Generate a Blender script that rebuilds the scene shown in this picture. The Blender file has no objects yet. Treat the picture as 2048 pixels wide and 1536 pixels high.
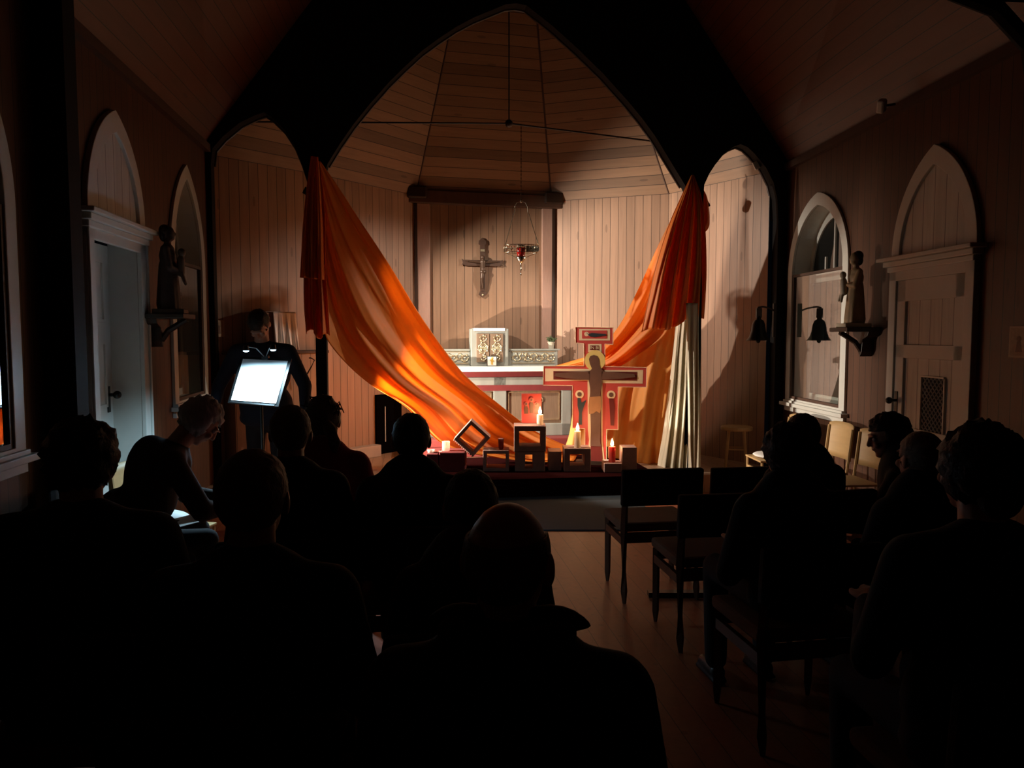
import bpy, bmesh, math, random
from mathutils import Vector, Matrix, Euler, noise
from mathutils.geometry import tessellate_polygon
PI = math.pi
R = math.radians
sc = bpy.context.scene
C = sc.collection
random.seed(7)

# ------------------------------------------------------------------ camera
F = 1500.0
PITCH = math.atan(100 / F)
cam_d = bpy.data.cameras.new('camera')
cam_d.sensor_width = 36.0
cam_d.lens = F / 2048 * 36.0
cam_d.clip_start = 0.05
cam_d.clip_end = 100
cam = bpy.data.objects.new('camera', cam_d)
C.objects.link(cam)
cam.location = (0, 0, 1.6)
cam.rotation_euler = (PI / 2 - PITCH, 0, 0)
sc.camera = cam
CP, SP = math.cos(PITCH), math.sin(PITCH)

# ------------------------------------------------------------------ world, lights, exposure
w = bpy.data.worlds.new('world')
sc.world = w
w.use_nodes = True
bg = w.node_tree.nodes['Background']
bg.inputs[0].default_value = (0.02, 0.03, 0.05, 1)
bg.inputs[1].default_value = 0.02
sc.view_settings.view_transform = 'Standard'
sc.view_settings.look = 'None'
sc.view_settings.exposure = 0.0
sc.view_settings.gamma = 1.0
sc.view_settings.use_curve_mapping = False


def lamp(name, kind, loc, energy, col, target=None, size=0.05, spot=None, blend=0.3):
    d = bpy.data.lights.new(name, kind)
    d.energy = energy
    d.color = col
    if kind == 'AREA':
        d.shape = 'DISK'
        d.size = size
    else:
        d.shadow_soft_size = size
    if kind == 'SPOT':
        d.spot_size = R(spot)
        d.spot_blend = blend
    o = bpy.data.objects.new(name, d)
    C.objects.link(o)
    o.location = loc
    if target is not None:
        o.rotation_euler = (Vector(target) - Vector(loc)).to_track_quat('-Z', 'Y').to_euler()
    return o


SPOT_A = Vector((-2.0, 7.72, 3.0))      # spotlight fixed behind the left post
SPOT_B = Vector((2.02, 8.22, 2.95))       # spotlight fixed behind the right post
lamp('spot_left_post', 'SPOT', SPOT_A + Vector((.09, .05, -.03)), 470, (1.0, .87, .74), (1.9, 9.3, 0.7), .03, 84, .5)
lamp('spot_right_post', 'SPOT', SPOT_B + Vector((-.09, .05, -.03)), 200, (1.0, .86, .72), (-1.5, 9.0, 0.3), .03, 78, .5)
LOW = Vector((-2.0, 7.74, .80))          # shaded floor lamp hidden below the left swag
az, el = R(19), R(3)
LOWT = LOW + Vector((math.cos(el) * math.cos(az), math.cos(el) * math.sin(az), math.sin(el)))
lamp('floor_lamp_light', 'SPOT', LOW, 680, (1.0, .84, .68), LOWT, .03, 84, .5)
LED = (0.50, 0.80, 1.0)

# ------------------------------------------------------------------ pixel helpers (2048 x 1536 frame of the photograph)


def ray(px, py):
    u = (px - 1024) / F
    v = (768 - py) / F
    return Vector((u, CP + v * SP, -SP + v * CP))


def P(px, py, Y):
    d = ray(px, py)
    return Vector((0, 0, 1.6)) + d * (Y / d.y)


def atz(px, py, z):
    d = ray(px, py)
    return Vector((0, 0, 1.6)) + d * ((z - 1.6) / d.z)


def frame(ox, oy, dx, dy, oz=0.0):
    """local x along (dx,dy), local y = 90 degrees to its left, z up"""
    a = math.atan2(dy, dx)
    return Matrix.Translation((ox, oy, oz)) @ Matrix.Rotation(a, 4, 'Z')


def hit(px, py, fr, off=0.0):
    """local x, z where the pixel's ray meets the plane local y = off"""
    inv = fr.inverted()
    o = inv @ Vector((0, 0, 1.6))
    d = inv.to_3x3() @ ray(px, py)
    t = (off - o.y) / d.y
    q = o + d * t
    return q.x, q.z


# ------------------------------------------------------------------ materials
MATS = {}


def mat(name, col, rough=.6, metal=0.0, spec=.5, noise_amt=.12, nscale=12.0, bump=0.0, emit=None, estr=0.0, trans=0.0, stretch=None, sheen=0.0):
    if name in MATS:
        return MATS[name]
    m = bpy.data.materials.new(name)
    m.use_nodes = True
    nt = m.node_tree
    b = nt.nodes['Principled BSDF']
    b.inputs['Roughness'].default_value = rough
    b.inputs['Metallic'].default_value = metal
    b.inputs['Specular IOR Level'].default_value = spec
    b.inputs['Sheen Weight'].default_value = sheen
    tc = nt.nodes.new('ShaderNodeTexCoord')
    mp = nt.nodes.new('ShaderNodeMapping')
    if stretch:
        mp.inputs['Scale'].default_value = stretch
    nt.links.new(tc.outputs['Object'], mp.inputs[0])
    nz = nt.nodes.new('ShaderNodeTexNoise')
    nz.inputs['Scale'].default_value = nscale
    nz.inputs['Detail'].default_value = 4
    nt.links.new(mp.outputs[0], nz.inputs['Vector'])
    mx = nt.nodes.new('ShaderNodeMix')
    mx.data_type = 'RGBA'
    c = Vector(col[:3])
    mx.inputs[6].default_value = (*(c * (1 - noise_amt)), 1)
    mx.inputs[7].default_value = (*[min(1, k * (1 + noise_amt)) for k in c], 1)
    nt.links.new(nz.outputs['Fac'], mx.inputs[0])
    nt.links.new(mx.outputs[2], b.inputs['Base Color'])
    if bump:
        bp = nt.nodes.new('ShaderNodeBump')
        bp.inputs['Strength'].default_value = bump
        bp.inputs['Distance'].default_value = .01
        nt.links.new(nz.outputs['Fac'], bp.inputs['Height'])
        nt.links.new(bp.outputs[0], b.inputs['Normal'])
    if emit:
        b.inputs['Emission Color'].default_value = (*emit, 1)
        b.inputs['Emission Strength'].default_value = estr
    if trans:
        out = nt.nodes['Material Output']
        tr = nt.nodes.new('ShaderNodeBsdfTranslucent')
        nt.links.new(mx.outputs[2], tr.inputs[0])
        ms = nt.nodes.new('ShaderNodeMixShader')
        ms.inputs[0].default_value = trans
        nt.links.new(b.outputs[0], ms.inputs[1])
        nt.links.new(tr.outputs[0], ms.inputs[2])
        nt.links.new(ms.outputs[0], out.inputs['Surface'])
    MATS[name] = m
    return m


def boards(name, col, period=.1, axis='X', gap=.06, rough=.5, vary=.10, knots=True, grain_bump=.15, off=0.0, gapcol=.12):
    """tongue and groove boards: the joints repeat along one object axis"""
    if name in MATS:
        return MATS[name]
    m = bpy.data.materials.new(name)
    m.use_nodes = True
    nt = m.node_tree
    N, L = nt.nodes, nt.links
    b = N['Principled BSDF']
    b.inputs['Roughness'].default_value = rough
    tc = N.new('ShaderNodeTexCoord')
    sep = N.new('ShaderNodeSeparateXYZ')
    L.new(tc.outputs['Object'], sep.inputs[0])

    def math_(op, a, bb=None):
        n = N.new('ShaderNodeMath')
        n.operation = op
        for i, k in enumerate((a, bb)):
            if k is None:
                continue
            if isinstance(k, (int, float)):
                n.inputs[i].default_value = k
            else:
                L.new(k, n.inputs[i])
        return n.outputs[0]
    t = math_('ADD', math_('DIVIDE', sep.outputs[axis], period), off)
    fr = math_('FRACT', t)
    idx = math_('FLOOR', t)
    g1 = math_('LESS_THAN', fr, gap)
    wn = N.new('ShaderNodeTexWhiteNoise')
    wn.noise_dimensions = '1D'
    L.new(idx, wn.inputs['W'])
    mp = N.new('ShaderNodeMapping')
    s = {'X': (14, 14, 1.2), 'Y': (1.2, 14, 14), 'Z': (1.2, 1.2, 14)}[axis]
    mp.inputs['Scale'].default_value = s
    L.new(tc.outputs['Object'], mp.inputs[0])
    addv = N.new('ShaderNodeVectorMath')
    addv.operation = 'ADD'
    L.new(mp.outputs[0], addv.inputs[0])
    sc3 = N.new('ShaderNodeVectorMath')
    sc3.operation = 'SCALE'
    L.new(wn.outputs['Color'], sc3.inputs[0])
    sc3.inputs['Scale'].default_value = 9.0
    L.new(sc3.outputs[0], addv.inputs[1])
    nz = N.new('ShaderNodeTexNoise')
    nz.inputs['Scale'].default_value = 1.6
    nz.inputs['Detail'].default_value = 6
    nz.inputs['Distortion'].default_value = .6
    L.new(addv.outputs[0], nz.inputs['Vector'])
    c = Vector(col[:3])
    val = math_('ADD', math_('MULTIPLY', wn.outputs['Value'], vary * 2), 1 - vary)
    grain = math_('ADD', math_('MULTIPLY', nz.outputs['Fac'], .5), .75)
    val = math_('MULTIPLY', val, grain)
    if knots:
        kn = N.new('ShaderNodeTexVoronoi')
        kn.inputs['Scale'].default_value = 1.0
        mp2 = N.new('ShaderNodeMapping')
        mp2.inputs['Scale'].default_value = {'X': (6, 6, 1.6), 'Y': (1.6, 6, 6), 'Z': (1.6, 1.6, 6)}[axis]
        L.new(tc.outputs['Object'], mp2.inputs[0])
        L.new(mp2.outputs[0], kn.inputs['Vector'])
        k = math_('GREATER_THAN', kn.outputs['Distance'], .085)
        val = math_('MULTIPLY', val, math_('ADD', math_('MULTIPLY', k, .3), .7))
    val = math_('MULTIPLY', val, math_('SUBTRACT', 1.0, math_('MULTIPLY', g1, 1 - gapcol)))
    mul = N.new('ShaderNodeVectorMath')
    mul.operation = 'SCALE'
    mul.inputs[0].default_value = c
    L.new(val, mul.inputs['Scale'])
    L.new(mul.outputs[0], b.inputs['Base Color'])
    bp = N.new('ShaderNodeBump')
    bp.inputs['Strength'].default_value = .6
    bp.inputs['Distance'].default_value = .006
    h = math_('ADD', math_('MULTIPLY', g1, -1.0), math_('MULTIPLY', nz.outputs['Fac'], grain_bump))
    L.new(h, bp.inputs['Height'])
    L.new(bp.outputs[0], b.inputs['Normal'])
    MATS[name] = m
    return m


WOOD = (.37, .225, .145)
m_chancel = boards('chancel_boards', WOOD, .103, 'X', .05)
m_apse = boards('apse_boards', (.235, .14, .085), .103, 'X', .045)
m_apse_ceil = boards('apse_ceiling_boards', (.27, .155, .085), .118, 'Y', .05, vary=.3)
m_nave = boards('nave_boards', (.095, .036, .015), .1, 'X', .06)  # same wood as the chancel; dim nave light put into this darker red
m_nave_ceil = boards('nave_ceiling_boards', (.11, .031, .010), .12, 'Y', .05)  # ceiling colour also carries the nave's dimness and warm red bounce
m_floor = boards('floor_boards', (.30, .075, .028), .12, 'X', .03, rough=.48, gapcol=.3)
m_plat = boards('platform_boards', (.34, .22, .14), .12, 'X', .03, rough=.4, gapcol=.3)
m_black = mat('black_stained_timber', (.008, .006, .005), .75, spec=.2)
m_brownbeam = mat('brown_timber', (.075, .035, .02), .6, stretch=(1, 1, .1), noise_amt=.3)
m_pil = mat('pale_pilaster_timber', (.33, .2, .15), .55, stretch=(8, 8, .6), noise_amt=.2)
m_white = mat('white_paint', (.62, .63, .58), .45, noise_amt=.05)
m_whiteb = boards('white_painted_boards', (.62, .62, .57), .13, 'X', .05, vary=.04, knots=False, gapcol=.25)
m_dark = mat('dark_varnish', (.03, .016, .01), .4)
m_glass = mat('dark_window_glass', (.006, .008, .009), .04, spec=1.0)
m_night = mat('night_glass', (.003, .005, .008), .1, spec=.8)


# ------------------------------------------------------------------ mesh builder
def rotm(rx=0, ry=0, rz=0):
    return Euler((rx, ry, rz)).to_matrix()


class MB:
    def __init__(s):
        s.v = []
        s.f = []

    def add(s, vs, fs):
        o = len(s.v)
        s.v += [Vector(v) for v in vs]
        s.f += [tuple(i + o for i in f) for f in fs]
        return s

    def box(s, c, d, rot=None):
        x, y, z = d[0] / 2, d[1] / 2, d[2] / 2
        vs = [Vector((a * x, b * y, g * z)) for a in (-1, 1) for b in (-1, 1) for g in (-1, 1)]
        if rot is not None:
            vs = [rot @ v for v in vs]
        return s.add([v + Vector(c) for v in vs],
                     [(0, 1, 3, 2), (4, 6, 7, 5), (0, 4, 5, 1), (2, 3, 7, 6), (0, 2, 6, 4), (1, 5, 7, 3)])

    def bb(s, x0, x1, y0, y1, z0, z1):
        return s.box(((x0 + x1) / 2, (y0 + y1) / 2, (z0 + z1) / 2), (abs(x1 - x0), abs(y1 - y0), abs(z1 - z0)))

    def prism(s, pts, y0, y1, holes=(), plane='xz'):
        """outline extruded along y (plane xz) or along z (plane xy)"""
        def V(p, y):
            return Vector((p[0], y, p[1])) if plane == 'xz' else Vector((p[0], p[1], y))
        loops = [list(pts)] + [list(h) for h in holes]
        flat = [p for l in loops for p in l]
        tri = tessellate_polygon([[Vector((p[0], p[1], 0)) for p in l] for l in loops])
        n = len(flat)
        vs = [V(p, y0) for p in flat] + [V(p, y1) for p in flat]
        fs = [tuple(t) for t in tri] + [tuple(i + n for i in reversed(t)) for t in tri]
        o = 0
        for l in loops:
            k = len(l)
            for i in range(k):
                a, b = o + i, o + (i + 1) % k
                fs.append((a, b, b + n, a + n))
            o += k
        return s.add(vs, fs)

    def sheet(s, pts, y, holes=()):
        loops = [list(pts)] + [list(h) for h in holes]
        flat = [p for l in loops for p in l]
        tri = tessellate_polygon([[Vector((p[0], p[1], 0)) for p in l] for l in loops])
        return s.add([Vector((p[0], y, p[1])) for p in flat], [tuple(t) for t in tri])

    def cyl(s, p0, p1, r0, r1=None, n=16, caps=True):
        r1 = r0 if r1 is None else r1
        p0, p1 = Vector(p0), Vector(p1)
        q = (p1 - p0).to_track_quat('Z', 'Y')
        vs = []
        for p, r in ((p0, r0), (p1, r1)):
            for i in range(n):
                a = 2 * PI * i / n
                vs.append(p + q @ Vector((r * math.cos(a), r * math.sin(a), 0)))
        fs = [(i, (i + 1) % n, n + (i + 1) % n, n + i) for i in range(n)]
        if caps:
            fs += [tuple(range(n - 1, -1, -1)), tuple(range(n, 2 * n))]
        return s.add(vs, fs)

    def tube(s, pts, r, n=8):
        pts = [Vector(p) for p in pts]
        rs = r if isinstance(r, (list, tuple)) else [r] * len(pts)
        vs = []
        for k, p in enumerate(pts):
            t = (pts[min(k + 1, len(pts) - 1)] - pts[max(k - 1, 0)]).normalized()
            q = t.to_track_quat('Z', 'Y')
            for i in range(n):
                a = 2 * PI * i / n
                vs.append(p + q @ Vector((rs[k] * math.cos(a), rs[k] * math.sin(a), 0)))
        fs = []
        for k in range(len(pts) - 1):
            for i in range(n):
                a, b = k * n + i, k * n + (i + 1) % n
                fs.append((a, b, b + n, a + n))
        fs += [tuple(range(n - 1, -1, -1)), tuple(range((len(pts) - 1) * n, len(pts) * n))]
        return s.add(vs, fs)

    def lathe(s, prof, c=(0, 0, 0), n=24):
        c = Vector(c)
        vs = []
        for r, z in prof:
            for i in range(n):
                a = 2 * PI * i / n
                vs.append(c + Vector((r * math.cos(a), r * math.sin(a), z)))
        fs = []
        for k in range(len(prof) - 1):
            for i in range(n):
                a, b = k * n + i, k * n + (i + 1) % n
                fs.append((a, b, b + n, a + n))
        fs += [tuple(range(n - 1, -1, -1)), tuple(range((len(prof) - 1) * n, len(prof) * n))]
        return s.add(vs, fs)

    def ell(s, c, r, rot=None, nu=16, nv=10):
        c = Vector(c)
        if isinstance(r, (int, float)):
            r = (r, r, r)
        vs = []
        for j in range(1, nv):
            th = PI * j / nv
            for i in range(nu):
                a = 2 * PI * i / nu
                v = Vector((r[0] * math.sin(th) * math.cos(a), r[1] * math.sin(th) * math.sin(a), r[2] * math.cos(th)))
                vs.append(c + (rot @ v if rot is not None else v))
        t = Vector((0, 0, r[2]))
        vs.append(c + (rot @ t if rot is not None else t))
        vs.append(c - (rot @ t if rot is not None else t))
        fs = []
        for j in range(nv - 2):
            for i in range(nu):
                a, b = j * nu + i, j * nu + (i + 1) % nu
                fs.append((a, a + nu, b + nu, b))
        T_, B_ = (nv - 1) * nu, (nv - 1) * nu + 1
        for i in range(nu):
            fs.append((T_, i, (i + 1) % nu))
            fs.append((B_, (nv - 2) * nu + (i + 1) % nu, (nv - 2) * nu + i))
        return s.add(vs, fs)

    def cap(s, p0, r0, p1, r1, n=12):
        s.cyl(p0, p1, r0, r1, n)
        s.ell(p0, r0, nu=n, nv=8)
        return s.ell(p1, r1, nu=n, nv=8)

    def grid(s, fn, nu, nv):
        vs = [fn(i / nu, j / nv) for j in range(nv + 1) for i in range(nu + 1)]
        fs = [(j * (nu + 1) + i, j * (nu + 1) + i + 1, (j + 1) * (nu + 1) + i + 1, (j + 1) * (nu + 1) + i)
              for j in range(nv) for i in range(nu)]
        return s.add(vs, fs)

    def build(s, name, m, parent=None, M=None, smooth=False, bevel=0, mods=(), fix=True):
        me = bpy.data.meshes.new(name)
        me.from_pydata([tuple(v) for v in s.v], [], s.f)
        if fix:
            b = bmesh.new()
            b.from_mesh(me)
            bmesh.ops.recalc_face_normals(b, faces=b.faces)
            b.to_mesh(me)
            b.free()
        if smooth:
            me.polygons.foreach_set('use_smooth', [True] * len(me.polygons))
        me.materials.append(m)
        o = bpy.data.objects.new(name, me)
        C.objects.link(o)
        if parent is not None:
            o.parent = parent
        if M is not None:
            o.matrix_local = M
        if bevel:
            bv = o.modifiers.new('bevel', 'BEVEL')
            bv.width = bevel
            bv.segments = 2
            bv.limit_method = 'ANGLE'
        for k in mods:
            if k[0] == 'solid':
                q = o.modifiers.new('solid', 'SOLIDIFY')
                q.thickness = k[1]
                q.offset = 0
            if k[0] == 'sub':
                q = o.modifiers.new('sub', 'SUBSURF')
                q.levels = q.render_levels = k[1]
            if k[0] == 'remesh':
                q = o.modifiers.new('remesh', 'REMESH')
                q.mode = 'VOXEL'
                q.voxel_size = k[1]
                q.use_smooth_shade = True
                q = o.modifiers.new('smooth', 'SMOOTH')
                q.factor = .5
                q.iterations = k[2]
        return o


def tag(o, label, cat, group=None):
    o['label'] = label
    o['category'] = cat
    if group:
        o['group'] = group
    return o


def struct(o):
    o['kind'] = 'structure'
    return o


def empty(name, M=None, loc=None, rz=0.0):
    o = bpy.data.objects.new(name, None)
    C.objects.link(o)
    o.empty_display_size = .1
    if M is not None:
        o.matrix_world = M
    if loc is not None:
        o.location = loc
        o.rotation_euler = (0, 0, rz)
    return o


def copy_tree(o, parent=None):
    c = o.copy()
    C.objects.link(c)
    c.parent = parent
    for ch in [k for k in bpy.data.objects if k.parent == o]:
        copy_tree(ch, c)
    return c


def pointed(cx, w_, zs, za, n=14):
    """pointed arch from left spring over the apex to right spring"""
    h = za - zs
    rad = (w_ * w_ / 4 + h * h) / w_
    pts = []
    x0 = w_ / 2 - rad
    amax = math.asin(min(1, h / rad)) if x0 <= 0 else PI - math.asin(h / rad)
    for i in range(n + 1):
        a = amax * i / n
        pts.append((x0 + rad * math.cos(a), zs + rad * math.sin(a)))
    right = [(cx + x, z) for x, z in pts]
    left = [(cx - x, z) for x, z in pts]
    return left + right[::-1][1:]


def lerp_curve(pts, t):
    """smooth (Catmull-Rom) point on a list of vectors at t in 0..1"""
    n = len(pts) - 1
    x = max(0, min(n - 1e-6, t * n))
    i = int(x)
    f = x - i
    p1, p2 = pts[i], pts[i + 1]
    p0 = pts[i - 1] if i > 0 else p1 * 2 - p2
    p3 = pts[i + 2] if i + 2 <= n else p2 * 2 - p1
    return .5 * ((2 * p1) + (p2 - p0) * f + (2 * p0 - 5 * p1 + 4 * p2 - p3) * f * f + (3 * p1 - p0 - 3 * p2 + p3) * f ** 3)


# ================================================================== SETTING
TH = R(8.0)
FS = frame(0, 7.57, -math.cos(TH), -math.sin(TH))            # timber screen, local y to the nave
WLd = Vector((.1327, -1)).normalized()
WRd = Vector((-.056, 1)).normalized()
FL = frame(-2.865, 7.17, WLd.x, WLd.y)                       # left nave wall, local x towards the camera
FR = frame(2.870, 7.98, WRd.x, WRd.y)                        # right nave wall, local x away from the camera
HE = 3.36                                                    # eaves
BACK = -3.0
HW = 3.30                                                    # chancel wall height
PLAT = .18


def wpt(fr, x, z, y=0.0):
    return fr @ Vector((x, y, z))


# floor
mb = MB().bb(-4.2, 4.2, BACK, 11.2, -.12, 0)
struct(mb.build('floor', m_floor, M=Matrix.Rotation(R(8), 4, 'Z')))

# --- left nave wall, with openings
dl0 = hit(172, 650, FL)[0]
dl1 = hit(287, 650, FL)[0]
zl = (hit(167, 418, FL)[1] + hit(287, 466, FL)[1]) / 2
za_l = (hit(207, 208, FL)[1] + hit(365, 328, FL)[1]) / 2
wl0, wl1 = hit(340, 640, FL)[0], hit(408, 640, FL)[0]
print('L door', dl0, dl1, zl, 'apex', za_l, 'win', wl0, wl1, hit(338, 474, FL), hit(348, 812, FL), hit(410, 795, FL))
zsl = (hit(352, 810, FL)[1] + hit(408, 793, FL)[1]) / 2
dcx, dw = (dl0 + dl1) / 2, abs(dl0 - dl1)
wcx, ww = (wl0 + wl1) / 2, abs(wl0 - wl1)
zt = zl
fw1 = hit(44, 600, FL)[0]
f1cx = fw1 + .62
f1w = 1.1


def arch_outline(cx, w_, z0, zs, za):
    return [(cx - w_ / 2, z0)] + pointed(cx, w_, zs, za) + [(cx + w_ / 2, z0)]


XL = 10.6
wall_holes_l = [arch_outline(dcx, dw - .16, .0, zt, za_l - .12)[0:1] + [(dcx - dw / 2 + .08, zl - .1), (dcx + dw / 2 - .08, zl - .1), (dcx + dw / 2 - .08, 0.0)]]
hl = [[(dcx - dw / 2 + .09, .012), (dcx - dw / 2 + .09, zl - .09), (dcx + dw / 2 - .09, zl - .09), (dcx + dw / 2 - .09, .012)],
      arch_outline(wcx, ww - .16, zsl + .02, 2.25, za_l - .1),
      arch_outline(f1cx, f1w - .16, zsl + .02, 2.25, za_l - .1)]
mb = MB().sheet([(-.25, 0), (-.25, HE + .1), (XL, HE + .1), (XL, 0)], 0, hl)
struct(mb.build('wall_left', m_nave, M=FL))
# --- right nave wall
dr0 = hit(1955, 700, FR)[0]
dr1 = hit(1785, 700, FR)[0]
zr = (hit(1790, 520, FR)[1] + hit(1950, 492, FR)[1]) / 2
za_r = (hit(1865, 293, FR)[1] + hit(1633, 387, FR)[1]) / 2
wr0, wr1 = hit(1697, 680, FR)[0], hit(1577, 680, FR)[0]
zsr = (hit(1578, 805, FR)[1] + hit(1690, 820, FR)[1]) / 2
print('R door', dr0, dr1, zr, 'apex', za_r, 'win', wr0, wr1, zsr, hit(1577, 545, FR), hit(1690, 520, FR))
drx, drw = (dr0 + dr1) / 2, abs(dr0 - dr1)
wrx, wrw = (wr0 + wr1) / 2, abs(wr0 - wr1)
hr = [arch_outline(wrx, wrw - .2, zsr + .03, 2.2, za_r - .12)]
mb = MB().sheet([(.25, 0), (.25, HE + .1), (-11.3, HE + .1), (-11.3, 0)], 0, hr)
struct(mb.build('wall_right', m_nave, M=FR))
# back wall
mb = MB().bb(-3.4, 4.6, BACK - .1, BACK, 0, 7.8)
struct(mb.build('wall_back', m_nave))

# --- nave ceiling: two steep slopes over splayed walls
RIDGE = 7.3
eL0, eL1 = wpt(FL, -.2, HE), wpt(FL, XL, HE)
eR0, eR1 = wpt(FR, .25, HE), wpt(FR, -11.3, HE)
r0 = (eL0 + eR0) / 2
r0.z = RIDGE
r1 = (eL1 + eR1) / 2
r1.z = RIDGE


def plane_obj(name, A, B, pts, m):
    """flat polygon; object x runs along A->B, object y up the slope"""
    x = (B - A).normalized()
    n = None
    for p in pts:
        c = x.cross(p - A)
        if c.length > .3:
            n = c.normalized()
            break
    y = n.cross(x)
    M = Matrix((x, y, n)).transposed().to_4x4()
    M.translation = A
    inv = M.inverted()
    q = MB()
    q.add([inv @ p for p in pts], [tuple(range(len(pts)))])
    return struct(q.build(name, m, M=M, fix=False))


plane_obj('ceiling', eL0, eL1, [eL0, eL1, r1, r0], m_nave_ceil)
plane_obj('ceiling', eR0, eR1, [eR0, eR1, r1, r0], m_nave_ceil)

# --- timber screen with three arches (polygon in the screen plane)


def sp(px, py):
    x, z = hit(px, py, FS)
    return (x, z)


main_l = [(656, 331), (680, 292), (707, 253), (740, 212), (776, 171), (809, 138), (844, 106), (878, 81), (913, 58), (947, 40), (981, 26), (1010, 14)]
main_r = [(1032, 12), (1051, 16), (1102, 56), (1153, 102), (1205, 153), (1256, 210), (1283, 243), (1307, 276), (1338, 327), (1366, 373)]
small_r = [(1404, 372), (1414, 350), (1425, 333), (1445, 308), (1461, 297), (1476, 291), (1490, 297), (1503, 309), (1527, 338), (1542, 368), (1549, 400), (1551, 440)]
small_l = [(425, 330), (428, 300), (448, 277), (482, 249), (513, 234), (531, 228), (547, 239), (571, 263), (591, 294), (605, 328), (622, 380)]
sL = FS.inverted() @ wpt(FL, 0, 0)
sR = FS.inverted() @ wpt(FR, 0, 0)
xl, xr = sL.x + .12, sR.x - .12
pts = [(xl, 0), (xl, HE), ((xl + xr) / 2, RIDGE + .15), (xr, HE), (xr, 0)]
a = [sp(*q) for q in small_r][::-1]
pts += [(a[0][0], 0)] + a
pr = sp(1399, 600)[0]
pl_ = sp(1376, 600)[0]
pts += [(pr, sp(1400, 400)[1]), (pr, 0), (pl_, 0), (pl_, sp(1380, 400)[1])]
pts += [sp(*q) for q in main_r][::-1] + [sp(*q) for q in main_l][::-1]
qa, qb = sp(653, 600)[0], sp(631, 600)[0]
pts += [(qa, sp(652, 360)[1]), (qa, 0), (qb, 0), (qb, sp(630, 390)[1])]
pts += [sp(*q) for q in small_l][::-1]
pts += [(sp(425, 330)[0], 0)]
pts = pts[::-1]
scr = struct(MB().prism(pts, -.06, .06).build('wall_screen', m_black, M=FS))
# brown inner lining of the arches' soffit
for nm, cv in (('trim_1', main_l + main_r), ('trim_2', small_r), ('trim_3', small_l)):
    q = MB()
    c2 = [sp(*k) for k in cv]
    for i in range(len(c2) - 1):
        p0, p1 = c2[i], c2[i + 1]
        q.cyl((p0[0], -.075, p0[1]), (p1[0], -.075, p1[1]), .017, .017, 8)
    struct(q.build(nm, m_dark, M=FS))

# --- chancel walls
L0 = atz(428, 297, HW)
L1 = atz(640, 350, HW)
L2 = atz(832, 391, HW)
R2 = atz(1103, 403, HW)
R1 = atz(1338, 388, HW)
R0 = atz(1530, 346, HW)
print('chancel', L0, L1, L2, R2, R1, R0)


def clampscreen(A, B):
    """extend A->B line from B through A until it meets the back of the screen"""
    inv = FS.inverted()
    a_, b_ = inv @ A, inv @ B
    t = (-.06 - b_.y) / (a_.y - b_.y)
    return B + (A - B) * t


L0 = P(420, 300, 7.27)
L0.z = HW
R0 = clampscreen(R0, R1)
print('clamped', L0, R0)


def chwall(name, A, B, m, z0=0):
    fr = frame(B.x, B.y, A.x - B.x, A.y - B.y)   # local y towards the room
    ln = (Vector((A.x, A.y)) - Vector((B.x, B.y))).length
    q = MB().add([(0, 0, z0), (ln, 0, z0), (ln, 0, HW), (0, 0, HW)], [(0, 1, 2, 3)])
    return struct(q.build(name, m, M=fr)), fr, ln


_, FCL, _ = chwall('wall_chancel_left', L0, L1, m_chancel)
_, FAL, _ = chwall('wall_apse_left', L1, L2, m_chancel)
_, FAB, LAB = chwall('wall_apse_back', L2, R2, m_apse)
_, FAR, _ = chwall('wall_apse_right', R2, R1, m_chancel)
_, FCR, _ = chwall('wall_chancel_right', R1, R0, m_chancel)
AP = P(1027, -555, 7.95)
for A, B in ((L0, L1), (L1, L2), (L2, R2), (R2, R1), (R1, R0)):
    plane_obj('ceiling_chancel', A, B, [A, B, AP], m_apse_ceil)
# ribs along the ceiling joints
for i, A in enumerate((L1, L2, R2, R1)):
    struct(MB().cyl(A, A.lerp(AP, .97), .012, .012, 6).build('trim_%d' % (10 + i), m_brownbeam))
# dark beam above the back panel, corner pilasters, wall plate
fr = FAB
q = MB().bb(-.12, LAB + .1, -.01, .09, HW - .10, HW + .06)
struct(q.build('trim_20', m_brownbeam, M=fr, bevel=.01))
for x in (-.0, LAB):
    q = MB().bb(x - .12, x + .12, .0, .13, HW - .05, HW + .1)
    struct(q.build('trim_21', m_dark, M=fr, bevel=.02))
q = MB().bb(.0, .135, .0, .05, PLAT, HW - .1)
struct(q.build('trim_22', m_pil, M=fr, bevel=.006))
q = MB().bb(LAB - .16, LAB - .0, .0, .05, PLAT, HW - .1)
struct(q.build('trim_23', m_pil, M=fr, bevel=.006))
for x in (-.012, LAB + .012):
    q = MB().bb(x - .018, x + .018, .0, .06, PLAT, HW - .1)
    struct(q.build('trim_24', m_dark, M=fr))
# chancel platform and altar steps
yf = -.30 + 0.0
inv = FS.inverted()
plat_poly = [(-3.4, .34), (3.6, .34), (3.6, -2.9), (-3.4, -2.9)]
q = MB().prism(plat_poly, 0, PLAT, plane='xy')
struct(q.build('floor_platform', m_plat, M=FS))

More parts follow.
